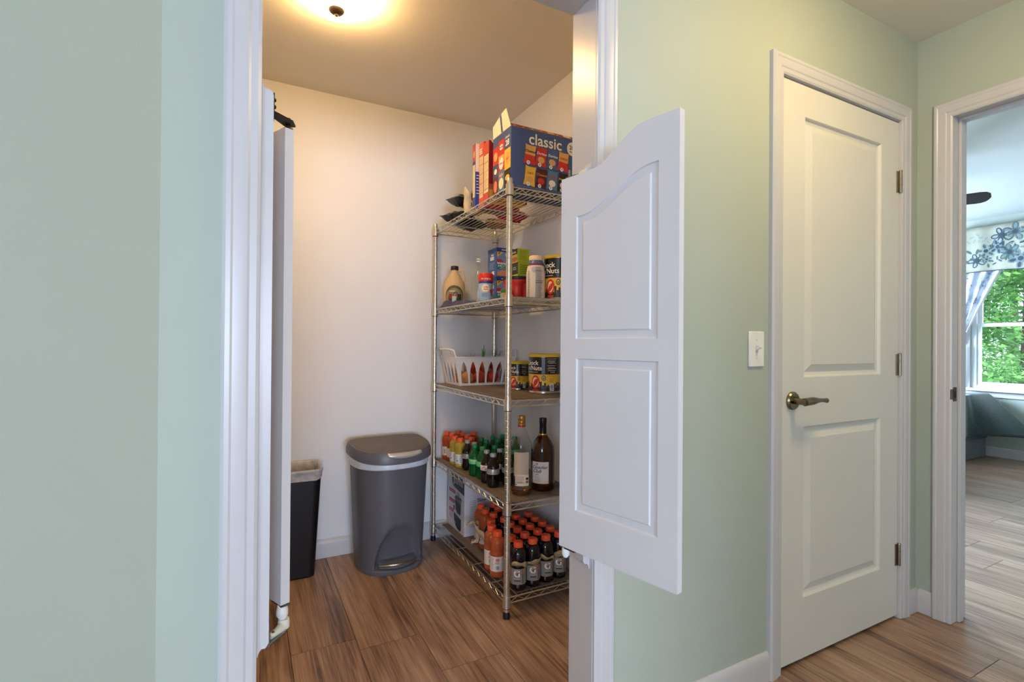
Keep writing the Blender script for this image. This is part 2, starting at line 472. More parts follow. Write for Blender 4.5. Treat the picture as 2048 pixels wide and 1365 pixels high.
MB().box(XW, XW + TW, YO0, YO1, ZO, ZO + .016, TRIM).obj('head_board', t, bev=.001)
MB().box(XW + .04, XW + .074, YO1 - .011, YO1, .001, ZO, TRIM).obj('door_stop', t, bev=.002)
MB().box(XW + .04, XW + .074, YO0, YO0 + .011, .001, ZO, TRIM).obj('door_stop', t, bev=.002)
MB().box(XW + .04, XW + .074, YO0 + .011, YO1 - .011, ZO - .011, ZO, TRIM).obj('door_stop', t, bev=.002)
sp = MB().box(XW + .002, XW + .03, YO1 - .002, YO1, .90, .957, M('4A3A2C', .45, .4)).obj('strike_plate', t, bev=.0008, label='dark bronze strike plate')
MB().prism([(XW + .004, YO1 - .002), (XW - .012, YO1 + .001), (XW - .012, YO1 + .003), (XW + .004, YO1)], 'z', .908, .949, M('4A3A2C', .45, .4)).obj('strike_lip', sp)
MB().box(XW + .01, XW + .022, YO1 - .003, YO1 - .0018, .915, .942, M('1B1512', .6)).obj('latch_hole', sp)

BBP = [(0, 0), (.013, 0), (.013, .07), (.0115, .082), (.007, .092), (.003, .096), (0, .096)]
def baseboard(name, label, a, b, nrm):
    a = Vector(a + (0,)); b = Vector(b + (0,)); nr = Vector(nrm + (0,)); n = len(BBP)
    vs = [a + nr * q + Vector((0, 0, z + .001)) for q, z in BBP] + [b + nr * q + Vector((0, 0, z + .001)) for q, z in BBP]
    fs = [(i, (i + 1) % n, n + (i + 1) % n, n + i) for i in range(n)] + [tuple(range(n)), tuple(range(n, 2 * n))]
    o = MB().add(vs, fs, TRIM).obj(name, angle=25); tag(o, label, 'baseboard', kind='structure')
baseboard('baseboard_pantry_back', 'white baseboard along the pantry back wall', (-.8, YB), (XP, YB), (0, -1))
baseboard('baseboard_pantry_right', 'white baseboard behind the wire shelves', (XP, YW + T), (XP, YB - .013), (-1, 0))
baseboard('baseboard_hall', 'white baseboard between the pantry opening and the closed door', (XR + .066, YW), (D0 - .069, YW), (0, -1))
baseboard('baseboard_corner', 'short white baseboard right of the closed door', (D1 + .069, YW), (XW, YW), (0, -1))
baseboard('baseboard_right', 'short white baseboard left of the bedroom doorway', (XW, YW - .013), (XW, YO1 + .065), (-1, 0))
baseboard('baseboard_bedroom', 'white baseboard under the bedroom window', (XB, -1.6), (XB, 4.3), (-1, 0))

# ------------------------------------------------------------------ panelled doors
def slab_parts(outline, panels, th, prof, mat, root):
    """outline: [(x,z)], panels: functions inset -> loop [(x,z)]; front face at y=0, back at y=th"""
    mb = MB()
    loops = [outline] + [p(0) for p in panels]
    flat = [q for l in loops for q in l]
    tri = tessellate_polygon([[Vector((q[0], q[1], 0)) for q in l] for l in loops])
    for y in (0, th): mb.add([(q[0], y, q[1]) for q in flat], [tuple(t) for t in tri], mat)
    n = len(outline)
    mb.add([(q[0], 0, q[1]) for q in outline] + [(q[0], th, q[1]) for q in outline], [(i, (i + 1) % n, n + (i + 1) % n, n + i) for i in range(n)], mat)
    slab = mb.obj('door_leaf', root, angle=30)
    for p in panels:
        pm_ = MB()
        for sgn, y0 in ((1, 0), (-1, th)):
            prev = None
            for d, dep in prof:
                L = p(d); m = len(L); cur = [(q[0], y0 + sgn * dep, q[1]) for q in L]
                if prev: pm_.add(prev + cur, [(i, (i + 1) % m, m + (i + 1) % m, m + i) for i in range(m)], mat)
                prev = cur
            tr = tessellate_polygon([[Vector((q[0], q[2], 0)) for q in prev]])
            pm_.add(prev, [tuple(t) for t in tr], mat)
        pm_.obj('raised_panel', root, angle=18)
    return slab
def rect_panel(x0, x1, z0, z1):
    return lambda d: [(x0 + d, z0 + d), (x1 - d, z0 + d), (x1 - d, z1 - d), (x0 + d, z1 - d)]

door = thing('door_1', 'closed white two-panel interior door with bronze lever handle', 'door', (D0, YW + .001, .015), kind='structure')
W_ = D1 - D0
slab_parts([(0, 0), (W_, 0), (W_, 2.03), (0, 2.03)],
           [rect_panel(.130, .630, .213, .82), rect_panel(.130, .630, .994, 1.92)], .035,
           [(0, 0), (.003, .003), (.007, .010), (.016, .0125), (.018, .0125), (.042, .0035), (.045, .002)], DOORW, door)
hd = MB()
Ty = Matrix.Translation((.062, 0, .914)) @ Matrix.Rotation(PI / 2, 4, 'X')
hd.lathe([(0, 0), (.032, 0), (.032, .006), (.028, .011), (.014, .012), (.0, .012)], 28, BRONZE, T=Ty)
rose = hd.obj('handle', door, label='bronze round rose with lever')
lv = MB().lathe([(.011, 0), (.011, .042), (.012, .046), (.0, .05)], 16, BRONZE, T=Matrix.Translation((.062, -.011, .914)) @ Matrix.Rotation(PI / 2, 4, 'X'))
pts = []; rr = []
for i in range(13):
    q = i / 12; pts.append((.055 + q * .125, -.05 - .004 * math.sin(q * PI), .914 + .004 * math.sin(q * 3)))
    rr.append(.0135 if q < .35 else .0135 - .0065 * math.sin((q - .35) / .65 * PI * .75))
lv.tube(pts, rr, 12, BRONZE)
lv.obj('lever', rose, angle=60)
MB().lathe([(0, 0), (.004, 0), (.0035, .003), (0, .004)], 10, M('201A14', .4, 1), T=Matrix.Translation((.045, -.0125, .912)) @ Matrix.Rotation(PI / 2, 4, 'X')).obj('lock_button', rose)
MB().box(-.0015, .004, -.0015, .02, .885, .945, M('4B443A', .4, 1)).obj('latch_plate', door)
for zc in (1.785, 1.03, .248):
    h = MB().box(W_ - .018, W_ - .0005, -.002, -.0003, zc - .044, zc + .044, NICKEL).box(W_ + .002, W_ + .004, -.004, .02, zc - .044, zc + .044, NICKEL).obj('hinge', door)
    kn = MB()
    for j in range(3): kn.lathe([(0, 0), (.0062, 0), (.0062, .0285), (0, .0285)], 12, NICKEL, c=(W_ + .003, -.0065, zc - .044 + j * .0295))
    kn.lathe([(0, 0), (.007, 0), (.006, .004), (0, .005)], 12, NICKEL, c=(W_ + .003, -.0065, zc + .044))
    kn.obj('knuckle', h)

# light switch on the green wall
sw = thing('light_switch', 'white toggle light switch plate on the green wall', 'light switch', (1.4885, YW, 1.1085))
MB().box(-.0375, .0375, -.006, 0, -.0585, .0585, WHITEP).obj('cover_plate', sw, bev=.003)
MB().prism([(-.006, -.004), (-.024, .006), (-.022, .011), (-.006, .006)], 'x', -.005, .005, WHITEP).obj('toggle', sw, bev=.001)
MB().box(-.006, .006, -.0066, -.006, -.012, .012, M('C9C7C2', .5)).obj('toggle_slot', sw)
for z in (.03, -.03):
    MB().lathe([(0, 0), (.003, 0), (.002, .0012), (0, .0014)], 10, M('D8D8D4', .4), T=Matrix.Translation((0, -.006, z)) @ Matrix.Rotation(PI / 2, 4, 'X')).obj('screw', sw)

# ------------------------------------------------------------------ swinging cafe doors
CW = .361
def top_curve(s):
    q = (s - .110) / .158; q = max(0, min(1, q)); q = q * q * (3 - 2 * q)
    return 1.0105 + .03 * min(s, .11) + .0735 * q
def cafe(name, label, P, d, nrm):
    """P: hinge corner of the visible face at floor, d: hinge -> free edge, nrm: into the slab"""
    root = thing(name, label, 'door', kind='structure')
    d = Vector(d).normalized(); nr = Vector(nrm).normalized()
    mw = Matrix(((d.x, nr.x, 0, P[0]), (d.y, nr.y, 0, P[1]), (0, 0, 1, .565), (0, 0, 0, 1)))
    root.matrix_world = mw
    xs = [CW * (1 - i / 40) for i in range(41)]
    outline = [(0, 0), (CW, 0)] + [(x, top_curve(x)) for x in xs]
    def up(dd):
        x0, x1, z0 = .0555 + dd, .3075 - dd, .570 + dd
        pts = [(x0, z0), (x1, z0)]
        for i in range(25):
            x = x1 + (x0 - x1) * i / 24; q = max(0, min(1, (x - .067) / .224)); q = q * q * (3 - 2 * q)
            pts.append((x, .8995 + .084 * q - dd))
        return pts
    slab_parts(outline, [up, rect_panel(.0575, .3095, .110, .5175)], .0195,
               [(0, 0), (.002, .004), (.004, .0045), (.021, .0045), (.024, .001), (.026, .0008)], CAFE, root)
    return root
cR = cafe('door_2', 'white half-height swing door with curved top, pushed open toward the hall', (.770, 1.173), (.229, -.973, 0), (.973, .229, 0))
cL = cafe('door_3', 'white half-height swing door seen edge-on, swung into the pantry', (.0692, 1.167), (-.41, .912, 0), (.912, .41, 0))
# right hinges: plate on top, pivot cup below
STEEL = M('7C7A76', .35, 1)
MB().box(.012, .05, .002, .0175, 1.0130, 1.0150, STEEL).lathe([(0, 0), (.004, 0), (.004, .02), (0, .02)], 10, STEEL, c=(.02, .01, 1.0145)).obj('top_pivot', cR)
cup = MB().lathe([(0, -.030), (.006, -.030), (.011, -.022), (.011, -.001), (0, -.001)], 16, WHITEP, c=(.016, .01, 0)).obj('bottom_pivot', cR)
MB().box(.004, .055, -.0005, .020, -.004, -.001, STEEL).obj('pivot_plate', cup)
MB().box(.0, .028, .002, .0175, 1.0110, 1.0130, M('3A342C', .4, 1)).obj('top_pivot', cL)
cup = MB().lathe([(0, -.032), (.007, -.032), (.012, -.024), (.012, -.014), (.0095, -.001), (0, -.001)], 16, WHITEP, c=(.008, .008, 0)).obj('bottom_pivot', cL)
MB().box(-.004, .04, -.0005, .020, -.003, -.001, STEEL).obj('pivot_plate', cup)
# mounting strips on the jambs with the fixed halves of the hinges
def strip(name, label, x, s, y0, y1, z0, z1):
    root = thing(name, label, 'hinge strip', (x, 0, 0), kind='structure')
    w_ = .021
    og = []
    for i in range(7):
        q = i / 6; og.append((w_ * (1 - q) + .002 * q, .004 + q * .020 + .004 * math.sin(q * 2 * PI)))
    poly = [(0, z0), (.002, z0)] + [(a, z0 + .024 - (b - .004)) for a, b in og[::-1]] + [(a, z1 - .024 + (b - .004)) for a, b in og] + [(0, z1)]
    poly = [(s * a, b) for a, b in poly]
    MB().prism(poly, 'y', y0, y1, TRIM).obj('strip_board', root, angle=25)
    return root
st = strip('trim_4', 'slim white hinge strip with shaped ends on the left pantry jamb', XL, 1, 1.102, 1.155, .505, 1.633)
DK = M('3A342C', .4, 1)
br = MB().box(.021, .0235, 1.121, 1.149, 1.575, 1.623, DK).prism([(.021, 1.117), (.060, 1.150), (.067, 1.177), (.050, 1.191), (.021, 1.150)], 'z', 1.583, 1.586, DK).obj('top_bracket', st, bev=.0006)
for z in (1.600, 1.614):
    MB().lathe([(0, 0), (.0045, 0), (.003, .003), (0, .0035)], 10, DK, T=Matrix.Translation((.0235, 1.135, z)) @ Matrix.Rotation(PI / 2, 4, 'Y')).obj('screw', br)
MB().lathe([(0, 0), (.0045, 0), (.0045, .016), (0, .016)], 12, DK, c=(.0525, 1.175, 1.5822)).obj('pivot_pin', br)
IV = M('DAD8CC', .35)
bb = MB().box(.021, .024, 1.123, 1.151, .507, .556, STEEL).prism([(.021, 1.121), (.055, 1.157), (.063, 1.177), (.050, 1.191), (.021, 1.151)], 'z', .5095, .513, M('9A9894', .3, 1)).obj('bottom_bracket', st, bev=.0005)
MB().tube([(.024, 1.141, .519), (.038, 1.155, .519), (.0525, 1.175, .519)], [.006, .0075, .0115], 10, IV).lathe([(0, 0), (.0115, 0), (.012, .012), (.0105, .019), (0, .019)], 16, IV, c=(.0525, 1.175, .5145)).obj('pivot_cup', bb, angle=60)
MB().lathe([(0, 0), (.0035, 0), (.002, .002), (0, .0024)], 10, STEEL, c=(.031, 1.145, .525)).obj('screw', bb)
st = strip('trim_5', 'slim white hinge strip on the right pantry jamb behind the open swing door', XR, -1, 1.114, 1.146, .512, 1.617)
pl = MB().box(-.004, 0, 1.146, 1.205, .522, 1.604, TRIM).obj('mounting_plate', st)
for zz in (1.590, .548):
    b2 = MB().box(-.0065, -.004, 1.172, 1.204, zz - .012, zz + .012, M('8D8578', .4, 1)).obj('hinge_plate', st, bev=.0004)
    for yy in (1.180, 1.195):
        MB().lathe([(0, 0), (.0048, 0), (.003, .002), (0, .0022)], 10, M('2A2622', .4, 1), T=Matrix.Translation((-.0065, yy, zz)) @ Matrix.Rotation(-PI / 2, 4, 'Y')).obj('screw', b2)

# ------------------------------------------------------------------ ceiling lamps
def ceiling_lamp(name, label, x, y, z, strength, col):
    r = thing(name, label, 'ceiling lamp', (x, y, z))
    MB().lathe([(0, 0), (.10, 0), (.105, -.012), (.085, -.026), (0, -.026)], 36, M('8A7866', .35, 1)).obj('canopy', r)
    b = [(.120, -.020), (.128, -.025)]
    for i in range(1, 10):
        a = i / 9 * PI / 2; b.append((.128 * math.cos(a), -.025 - .050 * math.sin(a)))
    b[-1] = (0.0, b[-1][1])
    MB().lathe(b, 40, M(col, .4, var=.03, scale=9, emis=strength)).obj('glass_bowl', r, angle=60)
    f = MB().lathe([(0, -.066), (.028, -.068), (.030, -.072), (.027, -.079), (.017, -.087), (.008, -.090), (.0065, -.095), (0, -.097)], 24, M('7A6650', .4, 1)).obj('finial', r)
    return r
ceiling_lamp('ceiling_lamp', 'flush glass bowl ceiling lamp with brown finial in the pantry', .285, 1.95, HC, LAMP_PANTRY, (1.0, .64, .265))
ceiling_lamp('ceiling_lamp', 'flush glass bowl ceiling lamp in the hall', 1.58, .42, HC, LAMP_HALL, (1.0, .74, .36))

# ------------------------------------------------------------------ wire shelving unit
PX0, PX1, PY0, PY1 = .949, 1.325, 1.831, 2.743
SZ = [1.767, 1.313, .887, .461, .084]
RACK = thing('wire_shelving_unit', 'chrome wire shelving unit with five shelves standing in the pantry corner', 'shelving unit')
pr = [(0, .02), (.0127, .02)]
z = .045
while z < 1.78:
    pr += [(.0127, z - .002), (.0117, z - .001), (.0117, z + .001), (.0127, z + .002)]; z += .0254
pr += [(.0127, 1.794), (.011, 1.798), (0, 1.799)]
post_me = MB().lathe(pr, 14, CHROME).mesh('post')
foot_me = MB().lathe([(0, .0005), (.014, .0005), (.0145, .014), (.0135, .024), (.013, .028), (0, .028)], 14, BLACKP).mesh('levelling_foot')
corners = [(PX0, PY0), (PX1, PY0), (PX1, PY1), (PX0, PY1)]
for (x, y) in corners:
    p = bpy.data.objects.new('post', post_me); C.objects.link(p); p.parent = RACK; p.location = (x, y, 0)
    q = bpy.data.objects.new('levelling_foot', foot_me); C.objects.link(q); q.parent = p
col_me = MB().lathe([(.0129, -.040), (.0175, -.040), (.0165, -.004), (.0165, .006), (.0129, .006)], 16, CHROME).lathe([(.0129, -.043), (.0155, -.043), (.0155, -.040), (.0129, -.040)], 16, BLACKP).mesh('collar')
def rim_mesh():
    b = MB(); zt, zb = -.003, -.026
    cs = corners
    for i in range(4):
        a = Vector(cs[i] + (0,)); c = Vector(cs[(i + 1) % 4] + (0,)); d = (c - a).normalized()
        a = a + d * .0155; c = c - d * .0155; L = (c - a).length
        b.tube([a + Vector((0, 0, zt)), c + Vector((0, 0, zt))], .0028, 6, CHROME)
        b.tube([a + Vector((0, 0, zb)), c + Vector((0, 0, zb))], .0028, 6, CHROME)
        n = max(2, round(L / .033)); n += n % 2
        pts = [a + d * (L * k / n) + Vector((0, 0, zt - .002 if k % 2 else zb + .002)) for k in range(n + 1)]
        for p0, p1 in zip(pts, pts[1:]): b.tube([p0, p1], .0017, 5, CHROME)
    return b.mesh('rim')
def grid_mesh():
    b = MB(); n = 15
    for i in range(1, n):
        x = PX0 + (PX1 - PX0) * i / n; b.tube([(x, PY0, -.0015), (x, PY1, -.0015)], .0015, 5, CHROME)
    for j in (.17, .39, .61, .83):
        y = PY0 + (PY1 - PY0) * j; b.tube([(PX0, y, -.006), (PX1, y, -.006)], .0026, 6, CHROME)
    return b.mesh('wire_grid')
rim_me, grid_me = rim_mesh(), grid_mesh()
for i, z in enumerate(SZ):
    sh = bpy.data.objects.new('shelf', rim_me); C.objects.link(sh); sh.parent = RACK; sh.location = (0, 0, z)
    q = bpy.data.objects.new('wire_grid', grid_me); C.objects.link(q); q.parent = sh
    for (x, y) in corners:
        q = bpy.data.objects.new('collar', col_me); C.objects.link(q); q.parent = sh; q.location = (x, y, 0)
    if i:
        xa = PX0 + .008 if i < 4 else 1.0
        mat_ = [None, M('8C8F85', .5, var=.1, scale=8), BOARD, BOARD, BOARD][i]
        MB().box(xa, PX1 - .006, PY0 + .014, PY1 - .014, .0003, .0033, mat_).obj('liner_board', sh, smooth=False, label='dark brown liner board' if i > 1 else 'grey liner board')
LZ = [SZ[0] + .0005] + [s + .0038 for s in SZ[1:]]

# ------------------------------------------------------------------ cartons
def carton(name, label, cat, x0, x1, y0, y1, z0, h, mat, faces=None, rz=0, group=None):
    cx, cy = (x0 + x1) / 2, (y0 + y1) / 2; w_, d_ = x1 - x0, y1 - y0
    r = thing(name, label, cat, (cx, cy, z0), rz, group)
    MB().box(-w_/2, w_/2, -d_/2, d_/2, 0, h, mat, side=faces or {}).obj('carton', r, bev=.0008, smooth=False)
    r['_w'] = w_; r['_d'] = d_
    fF = planar((-w_/2, -d_/2, 0), (1, 0, 0), (0, 0, 1))
    fL = planar((-w_/2, d_/2, 0), (0, -1, 0), (0, 0, 1))
    return r, fF, fL, w_, d_
IVO = M('F0E3C4', .6); INK = M('1C1A1A', .6); RED = M('C8302A', .5); YEL = M('E8B83A', .5); WHT = M('EDEAE4', .55)
NAVY = M('42557F', .5); DRED = M('8E1E1C', .5); ORG = M('DDA25A', .5)

# big snack carton
r, fF, fL, w_, d_ = carton('snack_carton', 'large blue multipack snack carton with open flap on the top shelf', 'carton', .956, 1.312, 1.836, 2.006, LZ[0], .25, NAVY, {1: M('B89C78', .7)})
def snack_bag(p, cx, cy, w, h, body, low, rot, word, wc, num, art=None):
    ca, sa = math.cos(rot), math.sin(rot)
    def tr(pts): return [(cx + x * w * ca - y * h * sa, cy + x * w * sa + y * h * ca) for x, y in pts]
    out = [(-.44, .5), (-.2, .46), (.1, .47), (.46, .5), (.43, .2), (.44, -.15), (.5, -.5), (.2, -.47), (-.1, -.46), (-.5, -.5), (-.43, -.2), (-.42, .15)]
    p.poly([(x + .003, y - .003) for x, y in tr(out)], M('26375C', .6), 0)
    p.poly(tr(out), body, 1)
    if low: p.poly(tr([(-.42, -.02), (.43, -.02), (.5, -.5), (.2, -.47), (-.1, -.46), (-.5, -.5)]), low, 2)
    if art:
        q = tr([(0, -.16)])[0]; p.ell(q[0], q[1], w * .3, h * .17, art, 3, 12, 2, rot)
    if word:
        q = tr([(0, .16)])[0]; p.text(word, q[0], q[1], w * (.27 if len(word) < 9 else .21), wc, 4, .02, .15, rot + .05)
    q = tr([(-.1, -.42)])[0]
    p.ell(q[0], q[1], .0085, .0085, WHT, 5, 14, 1).text(num, q[0], q[1], .011, INK, 6, .03)
p = Print()
p.text('classic', .166, .211, .066, IVO, 1, .014)
p.ell(.302, .207, .027, .030, IVO, 1, 20, 1).text('28', .299, .212, .025, INK, 2, .02).text('BAGS', .299, .194, .009, INK, 2, .02)
row1 = [(ORG, RED, 'Cheetos', INK, '5', None), (RED, None, 'Doritos', WHT, '6', ORG), (M('4B5E86', .5), None, 'Doritos', WHT, '3', ORG), (ORG, RED, 'Fritos', RED, '4', None)]
row2 = [(YEL, None, "Lay's", RED, '3', ORG), (M('4A1D1A', .5), None, 'Cheetos', M('E07A5A', .5), '3', RED), (M('4F7C94', .5), None, 'Ruffles', RED, '3', IVO), (M('231C18', .5), None, 'Smartfood', YEL, '3', IVO)]
for j, a in enumerate(row1): snack_bag(p, .090 + j * .0555, .146 - j * .001, .056, .084, a[0], a[1], -.10, a[2], a[3], a[4], a[5])
for j, a in enumerate(row2): snack_bag(p, .090 + j * .0555, .056 - j * .001, .056, .084, a[0], a[1], -.10, a[2], a[3], a[4], a[5])
p.lines(.30, .345, .008, .024, 3, .003, M('7488B4', .5), 1, 3)
p.lines(.03, .2, .006, .009, 1, .0015, M('7488B4', .5), 1, 3)
p.obj('front_print', r, fF)
p = Print()
p.rect(.003, .0, .06, .205, M('B9402E', .5), 0)
cols = [(0, .055, [(RED, .205, .13), (M('3B4A70', .5), .13, .075), (M('5B2420', .5), .075, 0)]), (.055, .112, [(RED, .22, .155), (ORG, .155, .125), (RED, .125, .09), (M('4F7C94', .5), .09, 0)]), (.112, .1695, [(YEL, .165, .08), (M('201A16', .5), .08, 0)])]
for x0, x1, l in cols:
    for (m, a, b) in l: p.rect(x0 + .001, b, x1 - .001, a, m, 1)
for (cx, cy, rx, ry, m) in [(.028, .165, .018, .02, ORG), (.028, .10, .014, .012, IVO), (.028, .035, .016, .026, M('E07A5A', .5)), (.083, .19, .018, .012, WHT), (.083, .12, .02, .026, WHT), (.083, .035, .022, .024, IVO), (.14, .125, .018, .024, ORG), (.14, .045, .02, .012, YEL), (.083, .07, .02, .007, M('D98A84', .5))]:
    p.ell(cx, cy, rx, ry, m, 2, 14, 1)
p.text('Doritos', .083, .19, .013, INK, 3, .02).text('Fritos', .083, .12, .014, RED, 3, .02, .2).text("Lay's", .14, .125, .013, RED, 3, .02)
p.text('classic', .139, .216, .017, WHT, 2, .01).text('28', .139, .190, .034, WHT, 2, .03)
p.obj('side_print', r, fL)
# open flap leaning up from the side edge, and the printed top strip
fp = MB()
T_ = Matrix.Translation((-w_/2, 0, .25)) @ Matrix.Rotation(-.10, 4, 'Y')
fp.prism([(-.083, 0), (.083, 0), (.078, .05), (-.02, .078), (-.056, .082)], 'x', -.0008, .0008, IVO, T=T_)
flap = fp.obj('flap', r, smooth=False, label='cream inside of the raised flap')
MB().prism([(-.012, .001), (.002, .001), (.004, .068), (-.010, .074)], 'x', -.0016, -.0009, NAVY, T=T_).obj('flap_stripe', flap, smooth=False)
tp = MB().prism([(-.085, 0), (-.083, .002), (-.06, .022), (.085, .012), (.085, 0)], 'x', -w_/2 + .002, w_/2 - .002, M('9C6A50', .6)).obj('top_flap', r, smooth=False)
tp.location = (0, 0, .2502)
p = Print()
for j, m in enumerate([RED, DRED, M('7A6E5C', .5), RED, ORG, DRED, IVO, M('5C4A3A', .5)]):
    p.rect(.012 + j * .042, .004, .048 + j * .042, .026, m, 0).ell(.02 + j * .042, .008, .006, .004, WHT, 1, 10, 1)
th_ = math.atan2(.02, .023)
p.obj('top_print', r, planar((-w_/2, -.083, .2525), (1, 0, 0), (0, math.cos(th_), math.sin(th_))))

# cereal boxes standing on end
def spine(p, d, h, body, panel):
    p.rect(0, 0, d, h, body, 0)
    p.rect(.004, .04, d - .004, h * .78, panel, 1)
    for j in range(4): p.rect(.004, h * (.2 + j * .15), d - .004, h * (.2 + j * .15) + .0015, INK, 2)
    p.lines(.007, d - .006, .05, h * .76, 26, .0018, M('A8906A', .6), 2, 5)
    return p
r, fF, fL, w_, d_ = carton('cereal_box', 'red cereal box with torn white top flap beside the blue snack carton', 'cereal box', .962, 1.16, 2.062, 2.117, LZ[0], .272, DRED, {0: YEL}, group='cereal boxes on the top shelf')
spine(Print(), d_, .272, M('C44A3C', .5), M('EBDDB0', .6)).obj('spine_print', r, fL)
Print().rect(.002, .002, .19, .05, M('D9A036', .5), 0).rect(.002, .05, .19, .075, M('B9602C', .5), 0).obj('front_print', r, fF)
MB().prism([(-.099, .272), (-.070, .292), (-.03, .290), (-.02, .272)], 'y', -.012, -.011, WHT).obj('torn_flap', r, smooth=False)
fpz = MB().prism([(-.090, .268), (-.062, .288), (-.028, .276), (-.030, .246), (-.05, .238)], 'y', -.0305, -.0297, WHT).obj('torn_flap', r, smooth=False)
Print().text('G', .0, .0, .022, INK, 0, .02, .3).obj('lettering', fpz, planar((-.050, -.0307, .262), (1, 0, 0), (0, 0, 1)))
r, fF, fL, w_, d_ = carton('cereal_box', 'salmon red cereal box, the middle one of three', 'cereal box', .976, 1.17, 2.15, 2.2, LZ[0], .30, M('C9463A', .5), group='cereal boxes on the top shelf')
spine(Print(), d_, .30, M('D4614C', .5), M('EAD3AE', .6)).lines(.006, d_ - .008, .245, .275, 3, .006, WHT, 2, 4).obj('spine_print', r, fL)
r, fF, fL, w_, d_ = carton('cereal_box', 'dark blue cereal box with red top, nearest the snack bags', 'cereal box', .958, 1.15, 2.203, 2.236, LZ[0], .305, M('26388C', .5), group='cereal boxes on the top shelf')
p = Print(); p.rect(0, .22, d_, .305, M('B04A44', .5), 0).rect(0, .0, d_, .22, M('2F3F86', .5), 0).rect(.003, .05, d_ - .003, .205, M('E6DBB6', .6), 1)
p.lines(.006, d_ - .006, .055, .2, 20, .0018, M('A8906A', .6), 2, 8).ell(d_/2, .255, .010, .018, ORG, 1, 12, 1)
p.obj('spine_print', r, fL)
Print().rect(0, .17, .19, .305, M('E2D2B8', .6), 0).lines(.004, .02, .06, .16, 7, .003, IVO, 1, 2).obj('front_print', r, fF)

# loose snack bags
def pillow(name, label, cat, loc, rot, w, h, th, mats, seed, group=None, text=None):
    R = random.Random(seed); r = thing(name, label, cat, loc, 0, group); r.rotation_euler = rot
    b = MB(); n, m = 16, 12; vs = []; fs = []
    for sgn in (1, -1):
        base = len(vs)
        for j in range(m + 1):
            for i in range(n + 1):
                u = i / n * 2 - 1; v = j / m * 2 - 1
                q = max(0, (1 - u ** 6)) * max(0, 1 - v * v) ** .6
                wob = noise.noise(Vector((u * 2.4 + seed, v * 2.4, sgn))) * .30 + noise.noise(Vector((u * 6 + seed, v * 6, sgn * 3))) * .14
                zz = sgn * th / 2 * q * (1 + wob) + (noise.noise(Vector((u * 3, v * 3 + seed, 7))) * .012)
                vs.append((u * w / 2 * (1 - .05 * q), v * h / 2 * (1 - .06 * (1 - u ** 2)), zz + th / 2))
        for j in range(m):
            for i in range(n):
                a = base + j * (n + 1) + i; fs.append((a, a + 1, a + n + 2, a + n + 1))
    b.add(vs, fs, mats[0]); b.obj('bag_film', r, angle=50)
    if text:
        p = Print(); p.rect(-w * .28, -h * .16, w * .28, h * .16, mats[1], 0, 8); p.text(text, 0, 0, h * .3, mats[2], 1, .02, .2)
        def f(x, y, l):
            u, v = x / (w / 2), y / (h / 2); q = max(0, (1 - u ** 6)) * max(0, 1 - v * v) ** .6
            return Vector((x, y, th * .5 + th * .5 * q * 1.22 + .006 + .0005 * l))
        p.obj('print', r, f)
    return r
BLK = M('1A1716', .28, var=.3, scale=12); GOLD = M('C9A24E', .4)
pillow('snack_bag', 'black foil snack bag lying at the back end of the top shelf', 'snack bag', (1.065, 2.60, LZ[0]), (0, .12, .5), .24, .17, .06, (BLK, M('3A302A', .4), GOLD), 3, 'loose snack bags on the top shelf')
pillow('snack_bag', 'black and gold snack bag leaning on top of the other bags', 'snack bag', (1.06, 2.53, LZ[0] + .078), (.10, .16, .2), .22, .15, .05, (BLK, M('5A4A38', .4), GOLD), 9, 'loose snack bags on the top shelf', text='Smartfood')
pillow('snack_bag', 'brown snack bag squeezed under the black bags', 'snack bag', (1.235, 2.55, LZ[0]), (0, .05, -.4), .12, .10, .05, (M('9C6A48', .4, var=.2, scale=14), BLK, GOLD), 15, 'loose snack bags on the top shelf')
pillow('snack_bag', 'red snack bag lying on the wires behind the cereal boxes', 'snack bag', (1.235, 2.35, LZ[0]), (0, 0, .3), .15, .12, .05, (M('C01E20', .35, var=.15, scale=14), WHT, INK), 21, 'loose snack bags on the top shelf')
# upright pouches with their cut tops
ub = thing('paper_pouch', 'white printed pouch with an open dark top next to the cereal boxes', 'pouch', (1.0, 2.335, LZ[0]), .25)
b = MB(); pts0 = []
for k in range(16):
    a = 2 * PI * k / 16; pts0.append((.045 * math.cos(a), .022 * math.sin(a)))
vs = []
for j, (sc_, zz) in enumerate([(1, 0), (1.1, .04), (1.02, .08), (1.15, .115)]):
    for k, (x, y) in enumerate(pts0):
        vs.append((x * sc_ + .004 * math.sin(k * 2.3 + j), y * sc_ * (1 if j < 3 else 1.4), zz + (.018 * math.sin(k * 1.7) if j == 3 else 0)))
fs = [(j * 16 + k, j * 16 + (k + 1) % 16, (j + 1) * 16 + (k + 1) % 16, (j + 1) * 16 + k) for j in range(3) for k in range(16)]
b.add(vs, fs, M('C9B898', .6, var=.25, scale=30)); b.obj('pouch_wall', ub)
Print().rect(-.018, .05, -.012, .085, INK, 0).rect(-.02, .02, -.016, .038, INK, 0).ell(-.004, .03, .008, .009, INK, 0, 10, 2).ell(-.004, .03, .005, .006, WHT, 1, 10, 2).obj('print', ub, planar((-.01, -.0275, .01), (1, 0, 0), (0, 0, 1)))
r, fF, fL, w_, d_ = carton('cardboard_box', 'plain tan cardboard box hidden behind the dark blue cereal box', 'carton', 1.0, 1.14, 2.262, 2.29, LZ[0], .17, M('B08A62', .75))

# ------------------------------------------------------------------ second shelf
z1 = LZ[1]
